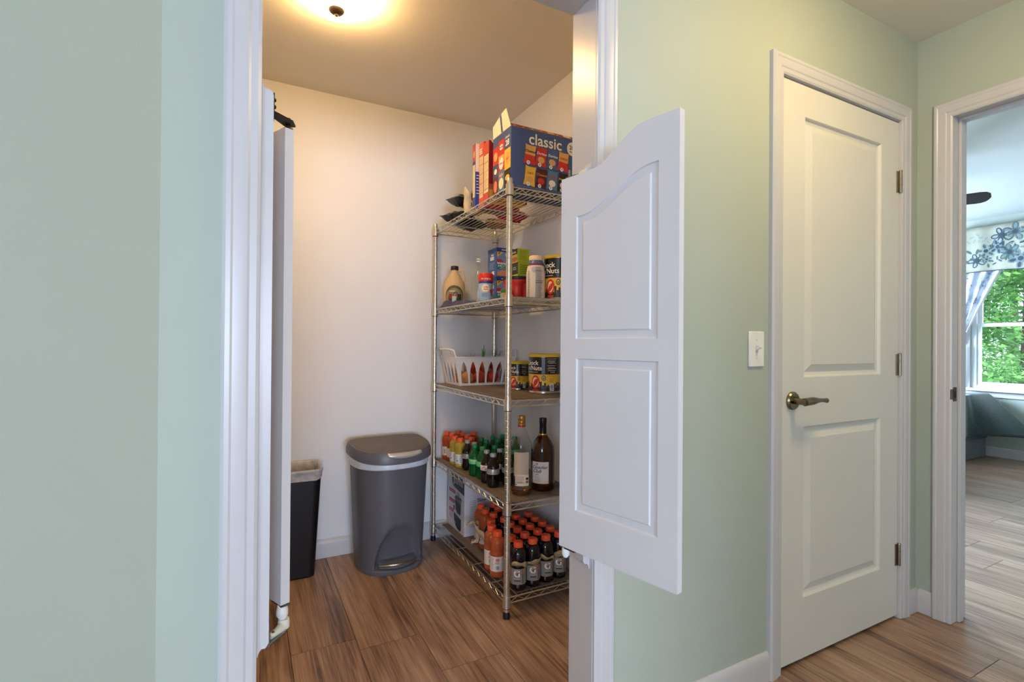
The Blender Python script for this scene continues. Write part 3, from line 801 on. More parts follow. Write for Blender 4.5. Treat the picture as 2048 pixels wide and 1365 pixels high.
# syrup jug
jg = thing('syrup_jug', 'tan plastic syrup jug with black cap and round farm label', 'jug', (1.034, 2.66, z1), .0)
TAN = M('D2B48C', .45, var=.03)
MB().lathe([(0, 0), (.054, 0), (.058, .006), (.059, .02), (.059, .125), (.055, .140), (.042, .165), (.026, .190), (.020, .203), (.019, .215), (0, .215)], 28, TAN).obj('jug_body', jg, angle=50)
MB().lathe([(0, .212), (.022, .212), (.022, .232), (.020, .235), (0, .235)], 28, M('241C18', .5), rip=.0008).obj('cap', jg)
MB().tube([(.019, -.012, .205), (.030, -.018, .212), (.042, -.024, .205), (.046, -.027, .188), (.047, -.028, .166), (.0465, -.028, .150)], [.006, .006, .006, .0055, .006, .007], 8, TAN).obj('jug_handle', jg, angle=60)
p = Print(); a0 = math.radians(-112)
p.ell(0, .062, .056, .060, M('6B5426', .5), 0, 28, 8).ell(0, .057, .050, .050, M('8C8470', .5), 1, 28, 8)
p.rect(-.032, .020, .034, .050, M('3A4438', .5), 2, 10).rect(-.012, .022, .010, .062, M('B8C4BE', .5), 3, 4)
p.poly([(-.034, .050), (-.012, .050), (-.012, .074), (-.026, .076)], M('9A2A20', .5), 3).poly([(-.012, .062), (.012, .062), (.018, .082), (.002, .088)], M('8A2A24', .5), 3)
p.rect(.016, .014, .040, .074, M('2C3426', .5), 2, 4).ell(-.034, .020, .013, .012, M('B89C84', .5), 3, 12, 2).rect(-.026, .086, .004, .092, M('D8CDB0', .5), 3, 4)
p.obj('label', jg, around(.0592, a0, 0))
# navy cloth
cl = MB(); n, m = 30, 16; vs = []; fs = []
for i in range(n + 1):
    for j in range(m + 1):
        u, v = i / n, j / m
        e = min(1, min(u, 1 - u) * 8) * min(1, min(v, 1 - v) * 5)
        hgt = e * (.016 + .016 * math.exp(-((u - .24) / .16) ** 2) + .014 * abs(noise.noise(Vector((u * 7, v * 4, 2))))) + .0008
        vs.append((.955 + (.016 + .05 * min(1, max(0, (u - .32) * 6))) * v + .02 * noise.noise(Vector((u * 3, 1, 0))) * v + .004, 2.70 - .42 * u, z1 + hgt))
for i in range(n):
    for j in range(m):
        a = i * (m + 1) + j; fs.append((a, a + 1, a + m + 2, a + m + 1))
base_n = len(vs); vs += [(x, y, z1 + .0003) for x, y, _ in vs]; fs += [tuple(q + base_n for q in f) for f in fs]
ob = cl.add(vs, fs, M('2E2B58', .85, var=.25, scale=40, bump=.4, bscale=400, sheen=.2)).obj('folded_cloth', angle=60)
tag(ob, 'crumpled navy blue cloth in front of the syrup jug', 'cloth')
ob.location = (0, 0, 0)
# clear bottle
GL = thin_glass('clear_plastic', (.93, .94, .93))
cb = thing('clear_bottle', 'empty clear plastic bottle between the jug and the creamer', 'bottle', (1.085, 2.44, z1))
MB().lathe([(0, 0), (.036, 0), (.038, .006), (.038, .10), (.034, .135), (.022, .175), (.012, .20), (.011, .215), (.011, .258), (0, .258)], 24, GL).obj('bottle_wall', cb, angle=50)
for zz in (.232, .244): MB().lathe([(.0112, zz), (.0126, zz), (.0126, zz + .006), (.0112, zz + .006)], 20, M('E8E6E0', .4)).obj('neck_ring', cb)
# creamer canister
cc = thing('creamer_canister', 'light blue powdered creamer canister with red lid', 'canister', (1.045, 2.265, z1))
MB().lathe([(0, 0), (.033, 0), (.035, .004), (.035, .108), (.033, .112), (0, .112)], 28, M('9DB7D6', .4, var=.04)).obj('canister_body', cc)
lid = MB().lathe([(0, .108), (.0365, .108), (.037, .112), (.037, .142), (.034, .147), (0, .147)], 28, M('D42A26', .4)).obj('lid', cc)
p = Print(); p.rect(-.10, .097, .10, .109, M('2C3A8C', .4), 0, 24)
p.ell(-.002, .073, .019, .020, IVO, 1, 18, 4).text('Coffee', -.002, .078, .011, RED, 2, .02, .3).text('mate', -.001, .068, .011, RED, 2, .02, .3)
p.ell(.030, .058, .010, .012, M('C03040', .4), 1, 14, 3).rect(.026, .036, .034, .048, M('3C3A7C', .4), 1, 2)
p.lines(-.022, .018, .030, .05, 4, .002, M('5C78A8', .5), 1, 4, 4).rect(-.03, .005, -.018, .011, INK, 1, 2).rect(-.014, .004, .004, .009, INK, 1, 3).rect(.008, .001, .012, .02, WHT, 1, 2)
p.obj('label', cc, around(.0352, math.radians(-114), 0))
Print().text('the original', 0, .119, .011, WHT, 0, .015).obj('lettering', lid, around(.0372, math.radians(-114), 0))
# cocoa boxes (two, stacked)
def cocoa(label, z):
    r, fF, fL, w_, d_ = carton('cocoa_box', label, 'carton', 1.140, 1.255, 2.34, 2.445, z, .1495, M('3F5E9E', .5), group='stacked cocoa boxes on the second shelf')
    p = Print()
    p.rect(.003, .004, w_ - .002, .128, M('6F8FC0', .5), 0).poly([(.003, .100), (.003, .128), (.04, .128)], YEL, 1).poly([(.008, .112), (.012, .126), (.022, .124)], DRED, 2)
    p.rect(.003, .036, w_ - .002, .066, M('1F7C7C', .5), 1).poly([(.003, .004), (w_ - .002, .004), (w_ - .002, .036), (.03, .034), (.003, .022)], M('D08A6A', .5), 1)
    p.text('HOT C', .042, .055, .022, WHT, 2, .01).text('milk chocolate', .042, .042, .008, WHT, 2)
    p.poly([(.003, .074), (.04, .074), (.034, .086), (.022, .092), (.003, .090)], M('C0304A', .5), 1).rect(.003, .066, w_ - .002, .072, WHT, 1)
    p.rect(.050, .108, .066, .122, WHT, 1).rect(.053, .111, .063, .119, M('6F8FC0', .5), 2)
    p.rect(0, .129, w_, .149, M('233A78', .5), 0).rect(.028, .137, .056, .1415, WHT, 1)
    p.obj('front_print', r, fF)
    p = Print(); p.rect(0, .129, d_, .149, M('233A78', .5), 0).rect(.03, .088, .075, .108, WHT, 1).rect(.04, .112, .07, .119, WHT, 1)
    p.lines(.02, .085, .04, .078, 6, .002, M('A8BCE0', .5), 1, 6).rect(.05, .01, .08, .03, WHT, 1)
    p.obj('side_print', r, fL)
cocoa('blue hot cocoa box, lower of the two stacked', z1)
cocoa('blue hot cocoa box, upper of the two stacked', z1 + .150)
# green lidded jar
j = thing('glass_jar', 'small clear jar with a green lid in front of the cocoa boxes', 'jar', (1.055, 2.06, z1))
MB().lathe([(0, 0), (.024, 0), (.027, .004), (.027, .03), (.025, .036), (0, .036)], 22, M('A8927C', .3, var=.15, scale=60)).obj('jar_body', j)
MB().lathe([(0, .0355), (.0275, .0355), (.0275, .049), (.026, .051), (0, .051)], 22, M('1F7A34', .45), rip=.0006).obj('lid', j)
# red coffee tub with tea boxes on its lid
tb = thing('coffee_tub', 'red plastic coffee tub with moulded grip and black lid', 'tub', (1.150, 2.125, z1))
REDP = M('C42A2C', .38, var=.03)
b = MB(); vs = []; fs = []; seg = 36
prof_ = [(.060, 0), (.064, .004), (.066, .05), (.068, .086), (.071, .092), (.071, .104)]
for (r_, z_) in prof_:
    for k in range(seg):
        a = 2 * PI * k / seg
        da = (a - math.radians(-88)); da = (da + PI) % (2 * PI) - PI
        dent = .014 * math.exp(-(da / .20) ** 2) if .003 < z_ < .088 else 0
        vs.append(((r_ - dent) * math.cos(a), (r_ - dent) * math.sin(a), z_))
n_ = len(prof_)
fs = [(i * seg + k, i * seg + (k + 1) % seg, (i + 1) * seg + (k + 1) % seg, (i + 1) * seg + k) for i in range(n_ - 1) for k in range(seg)]
fs += [tuple(range(seg)), tuple((n_ - 1) * seg + k for k in range(seg))]
b.add(vs, fs, REDP); b.obj('tub_body', tb, angle=50)
ha = math.radians(-66); hx, hy = math.cos(ha), math.sin(ha)
MB().tube([(hx * .062, hy * .062, .082), (hx * .076, hy * .076, .078), (hx * .078, hy * .078, .05), (hx * .074, hy * .074, .02), (hx * .060, hy * .060, .012)], [.008, .009, .009, .009, .008], 8, REDP).obj('grip', tb, angle=60)
MB().lathe([(0, .104), (.0735, .104), (.0745, .107), (.0745, .116), (.072, .1185), (0, .1185)], 36, M('17151A', .35)).obj('lid', tb)
LIME = M('A8B830', .5); OLV = M('7F8E22', .5)
for kk, (lab, z_, rz) in enumerate([('lime green and black tea box, lower of the two on the coffee tub', z1 + .119, 0.0), ('lime green and black tea box, upper of the two on the coffee tub', z1 + .1835, -.05)]):
    r, fF, fL, w_, d_ = carton('tea_box', lab, 'carton', 1.117, 1.180, 2.065, 2.185, z_, .064, LIME, group='tea boxes on the red tub', rz=rz)
    p = Print()
    p.rect(0, 0, d_, .064, M('22201C', .5) if kk == 0 else M('B8A436', .5), 0)
    if kk:
        p.rect(0, .038, d_, .064, INK, 1).text('GREEN TEA', .075, .048, .012, WHT, 2, .01).ell(.09, .016, .03, .012, M('9C5A30', .5), 1, 14, 1).ell(.05, .02, .016, .012, LIME, 2, 12, 1)
    else:
        p.rect(0, 0, d_, .01, LIME, 1).lines(.07, .11, .03, .046, 2, .005, M('8C9A90', .5), 1, 3).ell(.045, .026, .008, .016, LIME, 1, 10, 1).ell(.06, .03, .006, .014, M('7E9A38', .5), 1, 10, 1)
    p.obj('side_print', r, fL)
    Print().lines(.01, .055, .01, .056, 8 if kk else 5, .002 if kk else .003, OLV if kk else M('55601C', .5), 0, 5 + kk).obj('front_print', r, fF)
# white printed creamer bottle
cm = thing('milk_bottle', 'white printed plastic bottle with cream lid and blue collar', 'bottle', (1.156, 1.968, z1))
MB().lathe([(0, 0), (.040, 0), (.043, .004), (.043, .115), (.040, .14), (.036, .155), (0, .155)], 26, M('DCD2C8', .4, var=.03)).obj('bottle_body', cm, angle=50)
MB().lathe([(.0362, .154), (.0372, .155), (.036, .162), (.0355, .162)], 26, M('8C2430', .4)).lathe([(.0365, .162), (.031, .178), (0, .178)], 26, M('4C6494', .4)).obj('collar_label', cm)
MB().lathe([(0, .178), (.030, .178), (.031, .181), (.031, .196), (.029, .199), (0, .199)], 26, M('EBCFA6', .45)).obj('lid', cm)
p = Print(); GREY = M('7A706C', .6)
p.lines(-.004, .030, .005, .146, 40, .0016, GREY, 1, 9, 4).rect(-.004, .083, .032, .0855, INK, 1, 4).rect(-.004, .075, .032, .0765, INK, 1, 4).rect(-.004, .128, .032, .129, INK, 1, 4)
p.lines(-.042, -.030, .005, .13, 24, .002, GREY, 1, 3, 2).ell(-.012, .135, .012, .012, M('B8B4C4', .5), 1, 14, 3).rect(.026, .006, .034, .014, WHT, 2, 1)
p.obj('label', cm, around(.0432, math.radians(-117), 0))

# coffee cans
def coffee_can(label, loc, r_, h_, rz, first=True):
    c = thing('coffee_can', label, 'can', loc, 0, 'black and yellow coffee cans')
    MB().lathe([(0, 0), (r_ - .001, 0), (r_ + .0008, .002), (r_ + .0008, .006), (r_ - .0008, .009), (r_ - .0008, h_ - .012), (0, h_ - .012)], 40, M('B8B4AE', .25, 1)).obj('tin_body', c)
    MB().lathe([(0, h_ - .014), (r_ + .001, h_ - .014), (r_ + .002, h_ - .011), (r_ + .002, h_ - .002), (r_ - .001, h_), (0, h_)], 40, M('E2BE2C', .4)).obj('lid', c)
    p = Print(); s = h_ / .165; q = r_ / .073; hl = PI * r_ * .999
    BK = M('141216', .25, coat=.4); YL = M('E3B53A', .4); MAR = M('4A1C18', .4); DK_ = M('2A1C1C', .4)
    p.rect(-hl, .084 * s, hl, .152 * s, BK, 0, 60).rect(-hl, .080 * s, hl, .084 * s, MAR, 0, 60).rect(-hl, .010 * s, hl, .080 * s, YL, 0, 60)
    x0 = -.060 * q
    p.text('Chock', x0 - .002 * q, .127 * s, .026 * s, WHT, 2, .015).text("full o'Nuts", x0 - .006 * q, .105 * s, .026 * s, WHT, 2, .015, sx=1.0)
    p.rect(x0 - .05 * q, .088 * s, x0 + .035 * q, .090 * s, M('C9B8A8', .5), 2, 14)
    p.ell(-.038 * q, .048 * s, .022 * q, .028 * s, RED, 2, 20, 5).ell(-.038 * q, .048 * s, .016 * q, .020 * s, M('E8C8A8', .5), 3, 18, 4).ell(-.036 * q, .046 * s, .010 * q, .018 * s, RED, 4, 14, 3, -.5)
    p.poly([(-.022 * q, .07 * s), (-.018 * q, .058 * s), (-.026 * q, .052 * s)], RED, 3).rect(-.055 * q, .010 * s, -.02 * q, .017 * s, RED, 3, 8)
    p.ell(.002 * q, .065 * s, .0105 * q, .0115 * s, M('3A5A22', .4), 2, 18, 3).ell(.002 * q, .065 * s, .0065 * q, .007 * s, YL, 3, 14, 2).ell(.002 * q, .064 * s, .004 * q, .004 * s, M('3A5A22', .4), 4, 8, 1)
    R = random.Random(4); x = -hl
    while x < hl - .012 * q:
        ww = R.uniform(.005, .013) * q; hh = R.uniform(.018, .040) * s
        p.rect(x, .010 * s, x + ww, .010 * s + hh, R.choice([DK_, DK_, MAR, M('241A24', .4)]), 1, 2)
        x += ww * R.uniform(.9, 1.25)
    p.rect(-hl, .010 * s, hl, .026 * s, DK_, 2, 60) if False else p.rect(-hl, .010 * s, hl, .024 * s, DK_, 1, 60)
    p.barcode(.030 * q, .012 * s, .052 * q, .042 * s, 3, True, 3)
    for k, yy in enumerate([.144, .136, .131, .126, .116, .108, .103, .095]): p.rect((.018 + .004 * (k % 2)) * q, yy * s, (.066 - .005 * (k % 3)) * q, (yy + .0022) * s, M('B8B4B0', .5), 2, 8)
    for k in range(3): p.ell((.036 + k * .008) * q, .0885 * s, .0024 * q, .0024 * s, M('C8C4C0', .5), 2, 10, 1)
    for k, yy in enumerate([.072, .060, .055, .050]): p.rect(.028 * q, yy * s, (.058 - .004 * k) * q, (yy + .0015) * s, M('9A6A28', .5), 2, 6)
    p.obj('label', c, around(r_, rz, 0, .00035))
    return c
coffee_can('tall black and yellow coffee can with yellow lid on the second shelf', (1.264, 1.945, z1), .067, .203, math.radians(-126))
coffee_can('big black and yellow coffee can with yellow lid on the middle shelf', (1.252, 2.045, LZ[2]), .0735, .182, math.radians(-125))
coffee_can('smaller black and yellow coffee can behind the big one on the middle shelf', (1.215, 2.235, LZ[2]), .052, .142, math.radians(-116))

# ------------------------------------------------------------------ basket of onions on the middle shelf
z2 = LZ[2]
bk = thing('plastic_basket', 'white plastic basket with pointed slots and raised end handles', 'basket', (1.163, 2.615, z2))
bl, bw, bh = .150, .100, .152        # half length (x) and half width (y) at the base, height
tl, tw = .178, .118                  # at the rim
PLW = M('E6E4E6', .4, var=.02)
def wall(map2, L, nslots, hgt):
    out = [(0, 0), (L, 0), (L, hgt), (0, hgt)]
    holes = []
    m_ = L / (nslots + .35)
    for i in range(nslots):
        c_ = m_ * (i + .67); hw = m_ * .40; pts = []
        for k in range(7): q = k / 6; pts.append((c_ - hw * (1 - q ** 3.2), .012 + (hgt - .032) * q))
        for k in range(5, -1, -1): q = k / 6; pts.append((c_ + hw * (1 - q ** 3.2), .012 + (hgt - .032) * q))
        holes.append(pts)
    loops = [out] + holes; flat = [q for l in loops for q in l]
    tri = tessellate_polygon([[Vector((q[0], q[1], 0)) for q in l] for l in loops])
    o = MB().add([map2(q[0] / L, q[1] / hgt) for q in flat], [tuple(t) for t in tri], PLW).obj('side_wall', bk, smooth=False)
    md = o.modifiers.new('thickness', 'SOLIDIFY'); md.thickness = .0025; md.offset = 0
    return o
def mp(c0, c1, d0, d1, H):
    c0, c1, d0, d1 = map(Vector, (c0, c1, d0, d1))
    return lambda u, v: (c0.lerp(c1, u)).lerp(d0.lerp(d1, u), v)
B_ = [(-bl, -bw, .001), (bl, -bw, .001), (bl, bw, .001), (-bl, bw, .001)]; T_ = [(-tl, -tw, bh), (tl, -tw, bh), (tl, tw, bh), (-tl, tw, bh)]
for i, ns in ((0, 6), (1, 4), (2, 6), (3, 4)):
    j = (i + 1) % 4; L = (Vector(T_[i]) - Vector(T_[j])).length
    wall(mp(B_[i], B_[j], T_[i], T_[j], bh), L, ns, bh)
MB().box(-bl, bl, -bw, bw, .0005, .003, PLW).obj('base', bk)
rimpts = [(-tl, -tw, bh), (tl, -tw, bh), (tl, tw, bh), (-tl, tw, bh)]
MB().tube(rimpts, .004, 6, PLW, closed=True).obj('rim', bk)
for s_ in (-1, 1):
    hdl = MB().tube([(s_ * tl, -tw * .96, bh), (s_ * (tl + .008), -tw * .86, bh + .038), (s_ * (tl + .024), -tw * .5, bh + .044), (s_ * (tl + .026), tw * .5, bh + .044), (s_ * (tl + .008), tw * .86, bh + .038), (s_ * tl, tw * .96, bh)], [.004, .005, .006, .006, .005, .004], 8, PLW)
    for k in range(7):
        y_ = (-.6 + .2 * k) * tw
        hdl.tube([(s_ * tl, y_, bh), (s_ * (tl + .016), y_, bh + .042)], .0018, 5, PLW)
    hdl.obj('basket_handle', bk, angle=60)
def onion(label, x, y, z, r_, col, sprout=None):
    o = thing('onion', label, 'onion', (x, y, z), random.random() * 6, 'onions and potatoes in the white basket')
    MB().lathe([(0, -r_ * .96), (r_ * .35, -r_ * .88), (r_ * .8, -r_ * .5), (r_, 0), (r_ * .85, r_ * .5), (r_ * .45, r_ * .85), (r_ * .14, r_ * 1.05), (r_ * .06, r_ * 1.25), (0, r_ * 1.27)], 18, col).obj('bulb', o, angle=70)
    if sprout:
        b = MB()
        for (dx, dy, h_, w2) in sprout: b.tube([(0, 0, r_), (dx * .4, dy * .4, r_ + h_ * .5), (dx, dy, r_ + h_)], [w2, w2 * .8, w2 * .15], 6, M('4E8A3C', .5, var=.15, scale=40))
        b.obj('sprout', o, angle=60)
    return o
ON1 = M('C08450', .4, var=.2, scale=25); ON2 = M('B0362A', .4, var=.25, scale=25); ON3 = M('C86848', .4, var=.2, scale=25)
onion('brown onion in the near left slot of the basket', 1.075, 2.562, z2 + .040, .036, ON1)
onion('pale onion at the left end of the basket', 1.062, 2.64, z2 + .040, .036, ON1)
onion('red onion in the second slot of the basket', 1.150, 2.563, z2 + .041, .037, ON2)
onion('red brown onion in the middle of the basket', 1.142, 2.645, z2 + .041, .037, ON3)
onion('dark red onion near the right end of the basket', 1.228, 2.563, z2 + .041, .037, ON2)
onion('orange red onion at the right end of the basket', 1.22, 2.645, z2 + .041, .037, ON3)
onion('red onion on top at the left with thin dry roots', 1.115, 2.60, z2 + .100, .034, ON2, [(-.06, -.01, .03, .0016), (.0, .01, .05, .0012), (.03, .0, .04, .0012)])
onion('sprouting onion with tall green shoots on top of the basket', 1.190, 2.605, z2 + .102, .034, ON3, [(-.004, 0, .085, .006), (.010, .004, .065, .005), (-.014, .004, .06, .004)])
onion('sprouting onion with short green shoots at the right of the basket', 1.262, 2.60, z2 + .100, .033, ON2, [(-.004, 0, .062, .004), (.008, 0, .068, .004)])

# ------------------------------------------------------------------ drinks on the fourth shelf
z3 = LZ[3]
CAPO = M('F05A32', .4, var=.03)
def ridged_cap(r_, z0_, h_, mat):
    return MB().lathe([(0, z0_), (r_, z0_), (r_, z0_ + h_ * .85), (r_ * .94, z0_ + h_), (0, z0_ + h_)], 28, mat, rip=r_ * .04)
def sport_bottle(label, group, h_, r_, liquid, labmat, deco, facing, key):
    b = thing('sports_drink_bottle', label, 'bottle', (0, 0, 0), 0, group)
    s = h_ / .2; q = r_ / .034
    MB().lathe([(0, .0), (.029*q, 0), (.033*q, .004*s), (.034*q, .012*s), (.034*q, .022*s), (.0325*q, .026*s), (.0325*q, .096*s), (.0338*q, .101*s), (.0325*q, .107*s), (.0312*q, .112*s), (.0328*q, .119*s), (.0340*q, .130*s), (.0342*q, .146*s), (.0326*q, .157*s), (.0282*q, .167*s), (.0215*q, .1735*s), (.0180*q, .1755*s), (.0180*q, .180*s), (0, .180*s)], 22, liquid).obj('bottle_body', b, angle=50)
    ridged_cap(.0200*q, .1775*s, .0225*s, CAPO).obj('cap', b)
    MB().lathe([(.0327*q, .028*s), (.0332*q, .028*s), (.0332*q, .094*s), (.0327*q, .094*s)], 24, labmat).obj('label_band', b)
    p = Print(); rl = .0333 * q
    deco(p, s, q)
    p.obj('label_print', b, around(rl, facing, 0, .00025))
    return b
def deco_g(p, s, q):
    p.text('G', -.003*q, .073*s, .038*s, WHT, 1, .035)
    p.poly([(-.0055*q, .066*s), (.002*q, .070*s), (.0045*q, .079*s), (-.001*q, .076*s)], M('8E1E28', .5), 4)
    p.text('FIERCE', .0, .052*s, .0115*s, M('A8A4A0', .5), 2, .03, .2)
    p.rect(-.014*q, .043*s, .012*q, .047*s, INK, 2, 6)
    p.lines(.019*q, .028*q, .034*s, .074*s, 7, .0026*s, M('3A3636', .5), 2, 4, 2)
    p.rect(.018*q, .078*s, .028*q, .090*s, M('C06A52', .5), 2, 2)
def deco_o(p, s, q):
    p.ell(.006*q, .080*s, .009*q, .008*s, M('D08070', .5), 1, 14, 3).lines(-.006*q, .016*q, .062*s, .070*s, 3, .0014*s, M('B07068', .5), 1, 3, 3)
    p.barcode(-.002*q, .036*s, .014*q, .056*s, 1, False, 5)
    p.lines(-.026*q, -.012*q, .034*s, .088*s, 9, .002*s, M('B89088', .5), 1, 2, 2)
    p.lines(.022*q, .034*q, .034*s, .088*s, 9, .002*s, M('B89088', .5), 1, 7, 2)
def deco_y(p, s, q):
    p.lines(.0, .022*q, .036*s, .086*s, 7, .0022*s, M('6A6C78', .5), 1, 3, 3).ell(-.016*q, .05*s, .006*q, .006*s, M('8A8890', .5), 1, 10, 2).lines(-.026*q, -.012*q, .06*s, .088*s, 4, .0018*s, M('8A8890', .5), 1, 2, 2)
def deco_p(p, s, q):
    p.text('FIT', .0, .06*s, .024*s, M('4A3A5A', .5), 1, .02, 0, PI/2).lines(.014*q, .03*q, .036*s, .088*s, 8, .002*s, M('7A5A6A', .5), 1, 3, 2)
ORGL = M('E67848', .10, trans=.55, var=.05, ior=1.34); DKL = M('0E0A16', .08, var=.1, coat=.3); YLL = M('E0CC58', .10, trans=.55, var=.05, ior=1.34); REDL = M('E06A42', .10, trans=.55, var=.05, ior=1.34)
LABG = M('8F8A86', .35, var=.04); LABW = M('E2D6D0', .4, var=.03)
CAMA = lambda x, y: math.atan2(-y, -x)
def place(proto, x, y, z, label, rz=0, first=[]):
    if proto.name in first: o = copy_tree(proto)
    else: o = proto; first.append(proto.name)
    o.location = (x, y, z); o.rotation_euler = (0, 0, rz); o['label'] = label
    return o
gA = 'orange sports drink bottles on the fourth shelf'
soA = sport_bottle('x', gA, .150, .029, REDL, LABW, deco_p, math.radians(-135), 'a')
K = 1.042
for i, (x, y, l) in enumerate([(0.9780, 2.6050, 'small orange sports drink bottle in the far left corner of the fourth shelf'), (0.9840, 2.5480, 'small orange sports drink bottle behind the two yellow ones'),
        (1.0430, 2.6050, 'small orange sports drink bottle against the back wall, second from the corner'), (1.0450, 2.5440, 'small orange sports drink bottle, middle of the second orange row'),
        (1.0400, 2.4700, 'small orange sports drink bottle behind the single cola bottle'), (1.1050, 2.5390, 'small orange sports drink bottle farthest from the shelf edge'), (1.0312, 2.3999, 'small orange sports drink bottle half hidden behind the cola')]):
    place(soA, x * K, y * K, z3, l, i * .3)
soY = sport_bottle('x', 'yellow sports drink bottles on the fourth shelf', .150, .029, YLL, M('DDDCDC', .4), deco_y, math.radians(-128), 'y')
place(soY, 0.9660 * K, 2.4600 * K, z3, 'small yellow sports drink bottle with white label, left one of two')
place(soY, 0.9690 * K, 2.3930 * K, z3, 'small yellow sports drink bottle with white label, right one of two', .15)

COLA = M('140906', .06, var=.1, coat=.4); CLR = M('5A4A34', .08, trans=.85, var=.03, ior=1.3); GRN = M('1E7A3A', .08, trans=.55, var=.05, ior=1.34); GRND = M('0F5A2A', .08, trans=.25, var=.05, ior=1.34)
def soda(group, liquid, neck, capm, labm, deco, key):
    b = thing('soda_bottle', 'x', 'bottle', (0, 0, 0), 0, group)
    body = [(0, .006), (.014, .0), (.022, .0), (.0275, .006), (.0285, .018), (.027, .034), (.0262, .046), (.0275, .058), (.0290, .070), (.0290, .086), (.0278, .094)]
    nk = [(.0278, .094), (.0245, .104), (.0195, .115), (.0145, .125), (.0118, .132), (.0118, .138), (0, .138)]
    MB().lathe(body, 20, liquid).lathe(nk, 20, neck).obj('bottle_body', b, angle=50)
    MB().lathe([(.0125, .1365), (.0125, .139), (0, .139)], 18, capm).obj('cap_ring', b)
    ridged_cap(.0138, .1375, .0145, capm).obj('cap', b)
    MB().lathe([(.0278, .060), (.0296, .062), (.0296, .084), (.0284, .086)], 22, labm).obj('label_band', b)
    p = Print(); deco(p); p.obj('label_print', b, around(.0297, math.radians(-125), 0, .00025))
    return b
SILV = M('9A9CA2', .3, .5)
sC = soda('grey capped cola bottles', COLA, CLR, M('9AA0A2', .35, .2), SILV, lambda p: p.text('Coke', .004, .073, .016, M('A89C90', .4), 1, .01, .4).rect(-.028, .063, .028, .0645, M('D8D8DA', .4), 1, 8), 'c')
place(sC, 0.9810 * K, 2.3280 * K, z3, 'grey capped cola bottle right of the yellow sports drinks')
place(sC, 0.9889 * K, 2.2619 * K, z3, 'grey capped cola bottle behind the front green soda', .5)
place(sC, 0.9650 * K, 1.9990 * K, z3, 'nearest grey capped cola bottle with silver label by the chrome post')
place(sC, 1.0340 * K, 2.0730 * K, z3, 'grey capped cola bottle second row, beside the chrome post', .6)
place(sC, 1.0360 * K, 1.9950 * K, z3, 'grey capped cola bottle hidden by the chrome post', 1.2)
sD = soda('grey capped cola bottles', COLA, CLR, M('9AA0A2', .35, .2), M('DCD8D8', .35), lambda p: p.text('Diet', -.008, .078, .009, RED, 1, .02, .2).text('Coke', -.006, .069, .015, RED, 1, .02, .4).rect(.012, .062, .03, .084, M('C8C8CE', .4), 1, 6), 'd')
place(sD, 0.9680 * K, 2.0740 * K, z3, 'grey capped diet cola bottle with red script on white label')
def deco_green(p): p.text('GINGER', .0, .078, .0095, M('E0E8D8', .4), 1, .02).text('ALE', .0, .068, .0095, M('C8E8C8', .4), 1, .02)
sG = soda('green soda bottles', GRND, GRN, M('138048', .4), M('57B878', .4), deco_green, 'g')
for i, (x, y, l) in enumerate([(0.9681, 2.2091, 'front green soda bottle beside the yellow sports drinks and cola'), (0.9800, 2.1450, 'green soda bottle just left of the diet cola'), (1.0708, 2.3591, 'green soda bottle in the back row, nearest the orange drinks'),
        (1.0660, 2.2880, 'green soda bottle in the second row behind the front green one'), (1.1390, 2.3670, 'green soda bottle in the back row, second from the orange drinks'), (1.1294, 2.2872, 'green soda bottle in the second row, farther from the shelf edge'),
        (1.0430, 2.1470, 'green soda bottle directly behind the colas'), (1.2050, 2.3850, 'green soda bottle in the back row just left of the chrome post'), (1.2400, 2.3117, 'green soda bottle half hidden behind the clear liquor bottle')]):
    place(sG, x * K, y * K, z3, l, i * .25)
# liquor bottles
tq = thing('liquor_bottle', 'tall clear liquor bottle with gold cap, nearly empty, beside the front post', 'bottle', (1.072, 1.937, z3), 0)
R_ = .047
prf = [(0, .001), (.040, 0), (.046, .006), (.047, .014), (.0445, .03), (.0465, .05), (R_, .07), (R_, .205), (.0455, .217), (.040, .232), (.030, .255), (.0205, .277), (.0165, .288), (.0145, .30), (.0145, .318)]
MB().lathe(prf, 32, thin_glass('clear_glass', (.93, .93, .90), 1.0)).obj('glass', tq, angle=60)
MB().lathe([(0, .008), (.038, .007), (.0435, .013), (.0415, .028), (0, .028)], 28, M('8E5634', .05, trans=.7, ior=1.33)).obj('liquid', tq, angle=60)
cp = MB().lathe([(0, .292), (.0165, .292), (.0165, .300)], 24, M('C0261E', .4)).lathe([(.0165, .300), (.0165, .304), (.0158, .305), (.0165, .306), (.0165, .318), (.0158, .319), (.0165, .320), (.0165, .336), (.0155, .339), (0, .339)], 24, M('B98A4A', .35, .7)).obj('cap', tq, angle=40, label='gold cap with red ring')
p = Print(); p.rect(-.034, .085, .034, .188, M('D9CBB8', .5, alpha=.8), 0, 18).rect(-.027, .044, .034, .092, M('E8DCCC', .5), 1, 16)
p.lines(-.024, .018, .054, .088, 9, .0016, M('9A8A84', .5), 2, 3, 8).rect(-.02, .058, .006, .061, M('B04A50', .5), 2, 5).rect(.020, .070, .031, .080, INK, 2, 3).rect(.020, .056, .031, .066, M('6A6460', .5), 2, 3).ell(-.022, .050, .003, .003, INK, 2, 8, 1)
p.obj('paper_label', tq, around(R_, math.radians(-119), 0, .0005))
cc2 = thing('liquor_bottle', 'brown whisky bottle with black cap and white label', 'bottle', (1.192, 1.955, z3), 0)
BRN = M('2A0E05', .05, var=.1, coat=.5)
MB().lathe([(0, 0), (.046, 0), (.052, .005), (.0535, .014), (.0535, .175), (.050, .195), (.040, .216), (.026, .236), (.0185, .248), (.0165, .256), (0, .256)], 32, BRN).obj('glass', cc2, angle=60)
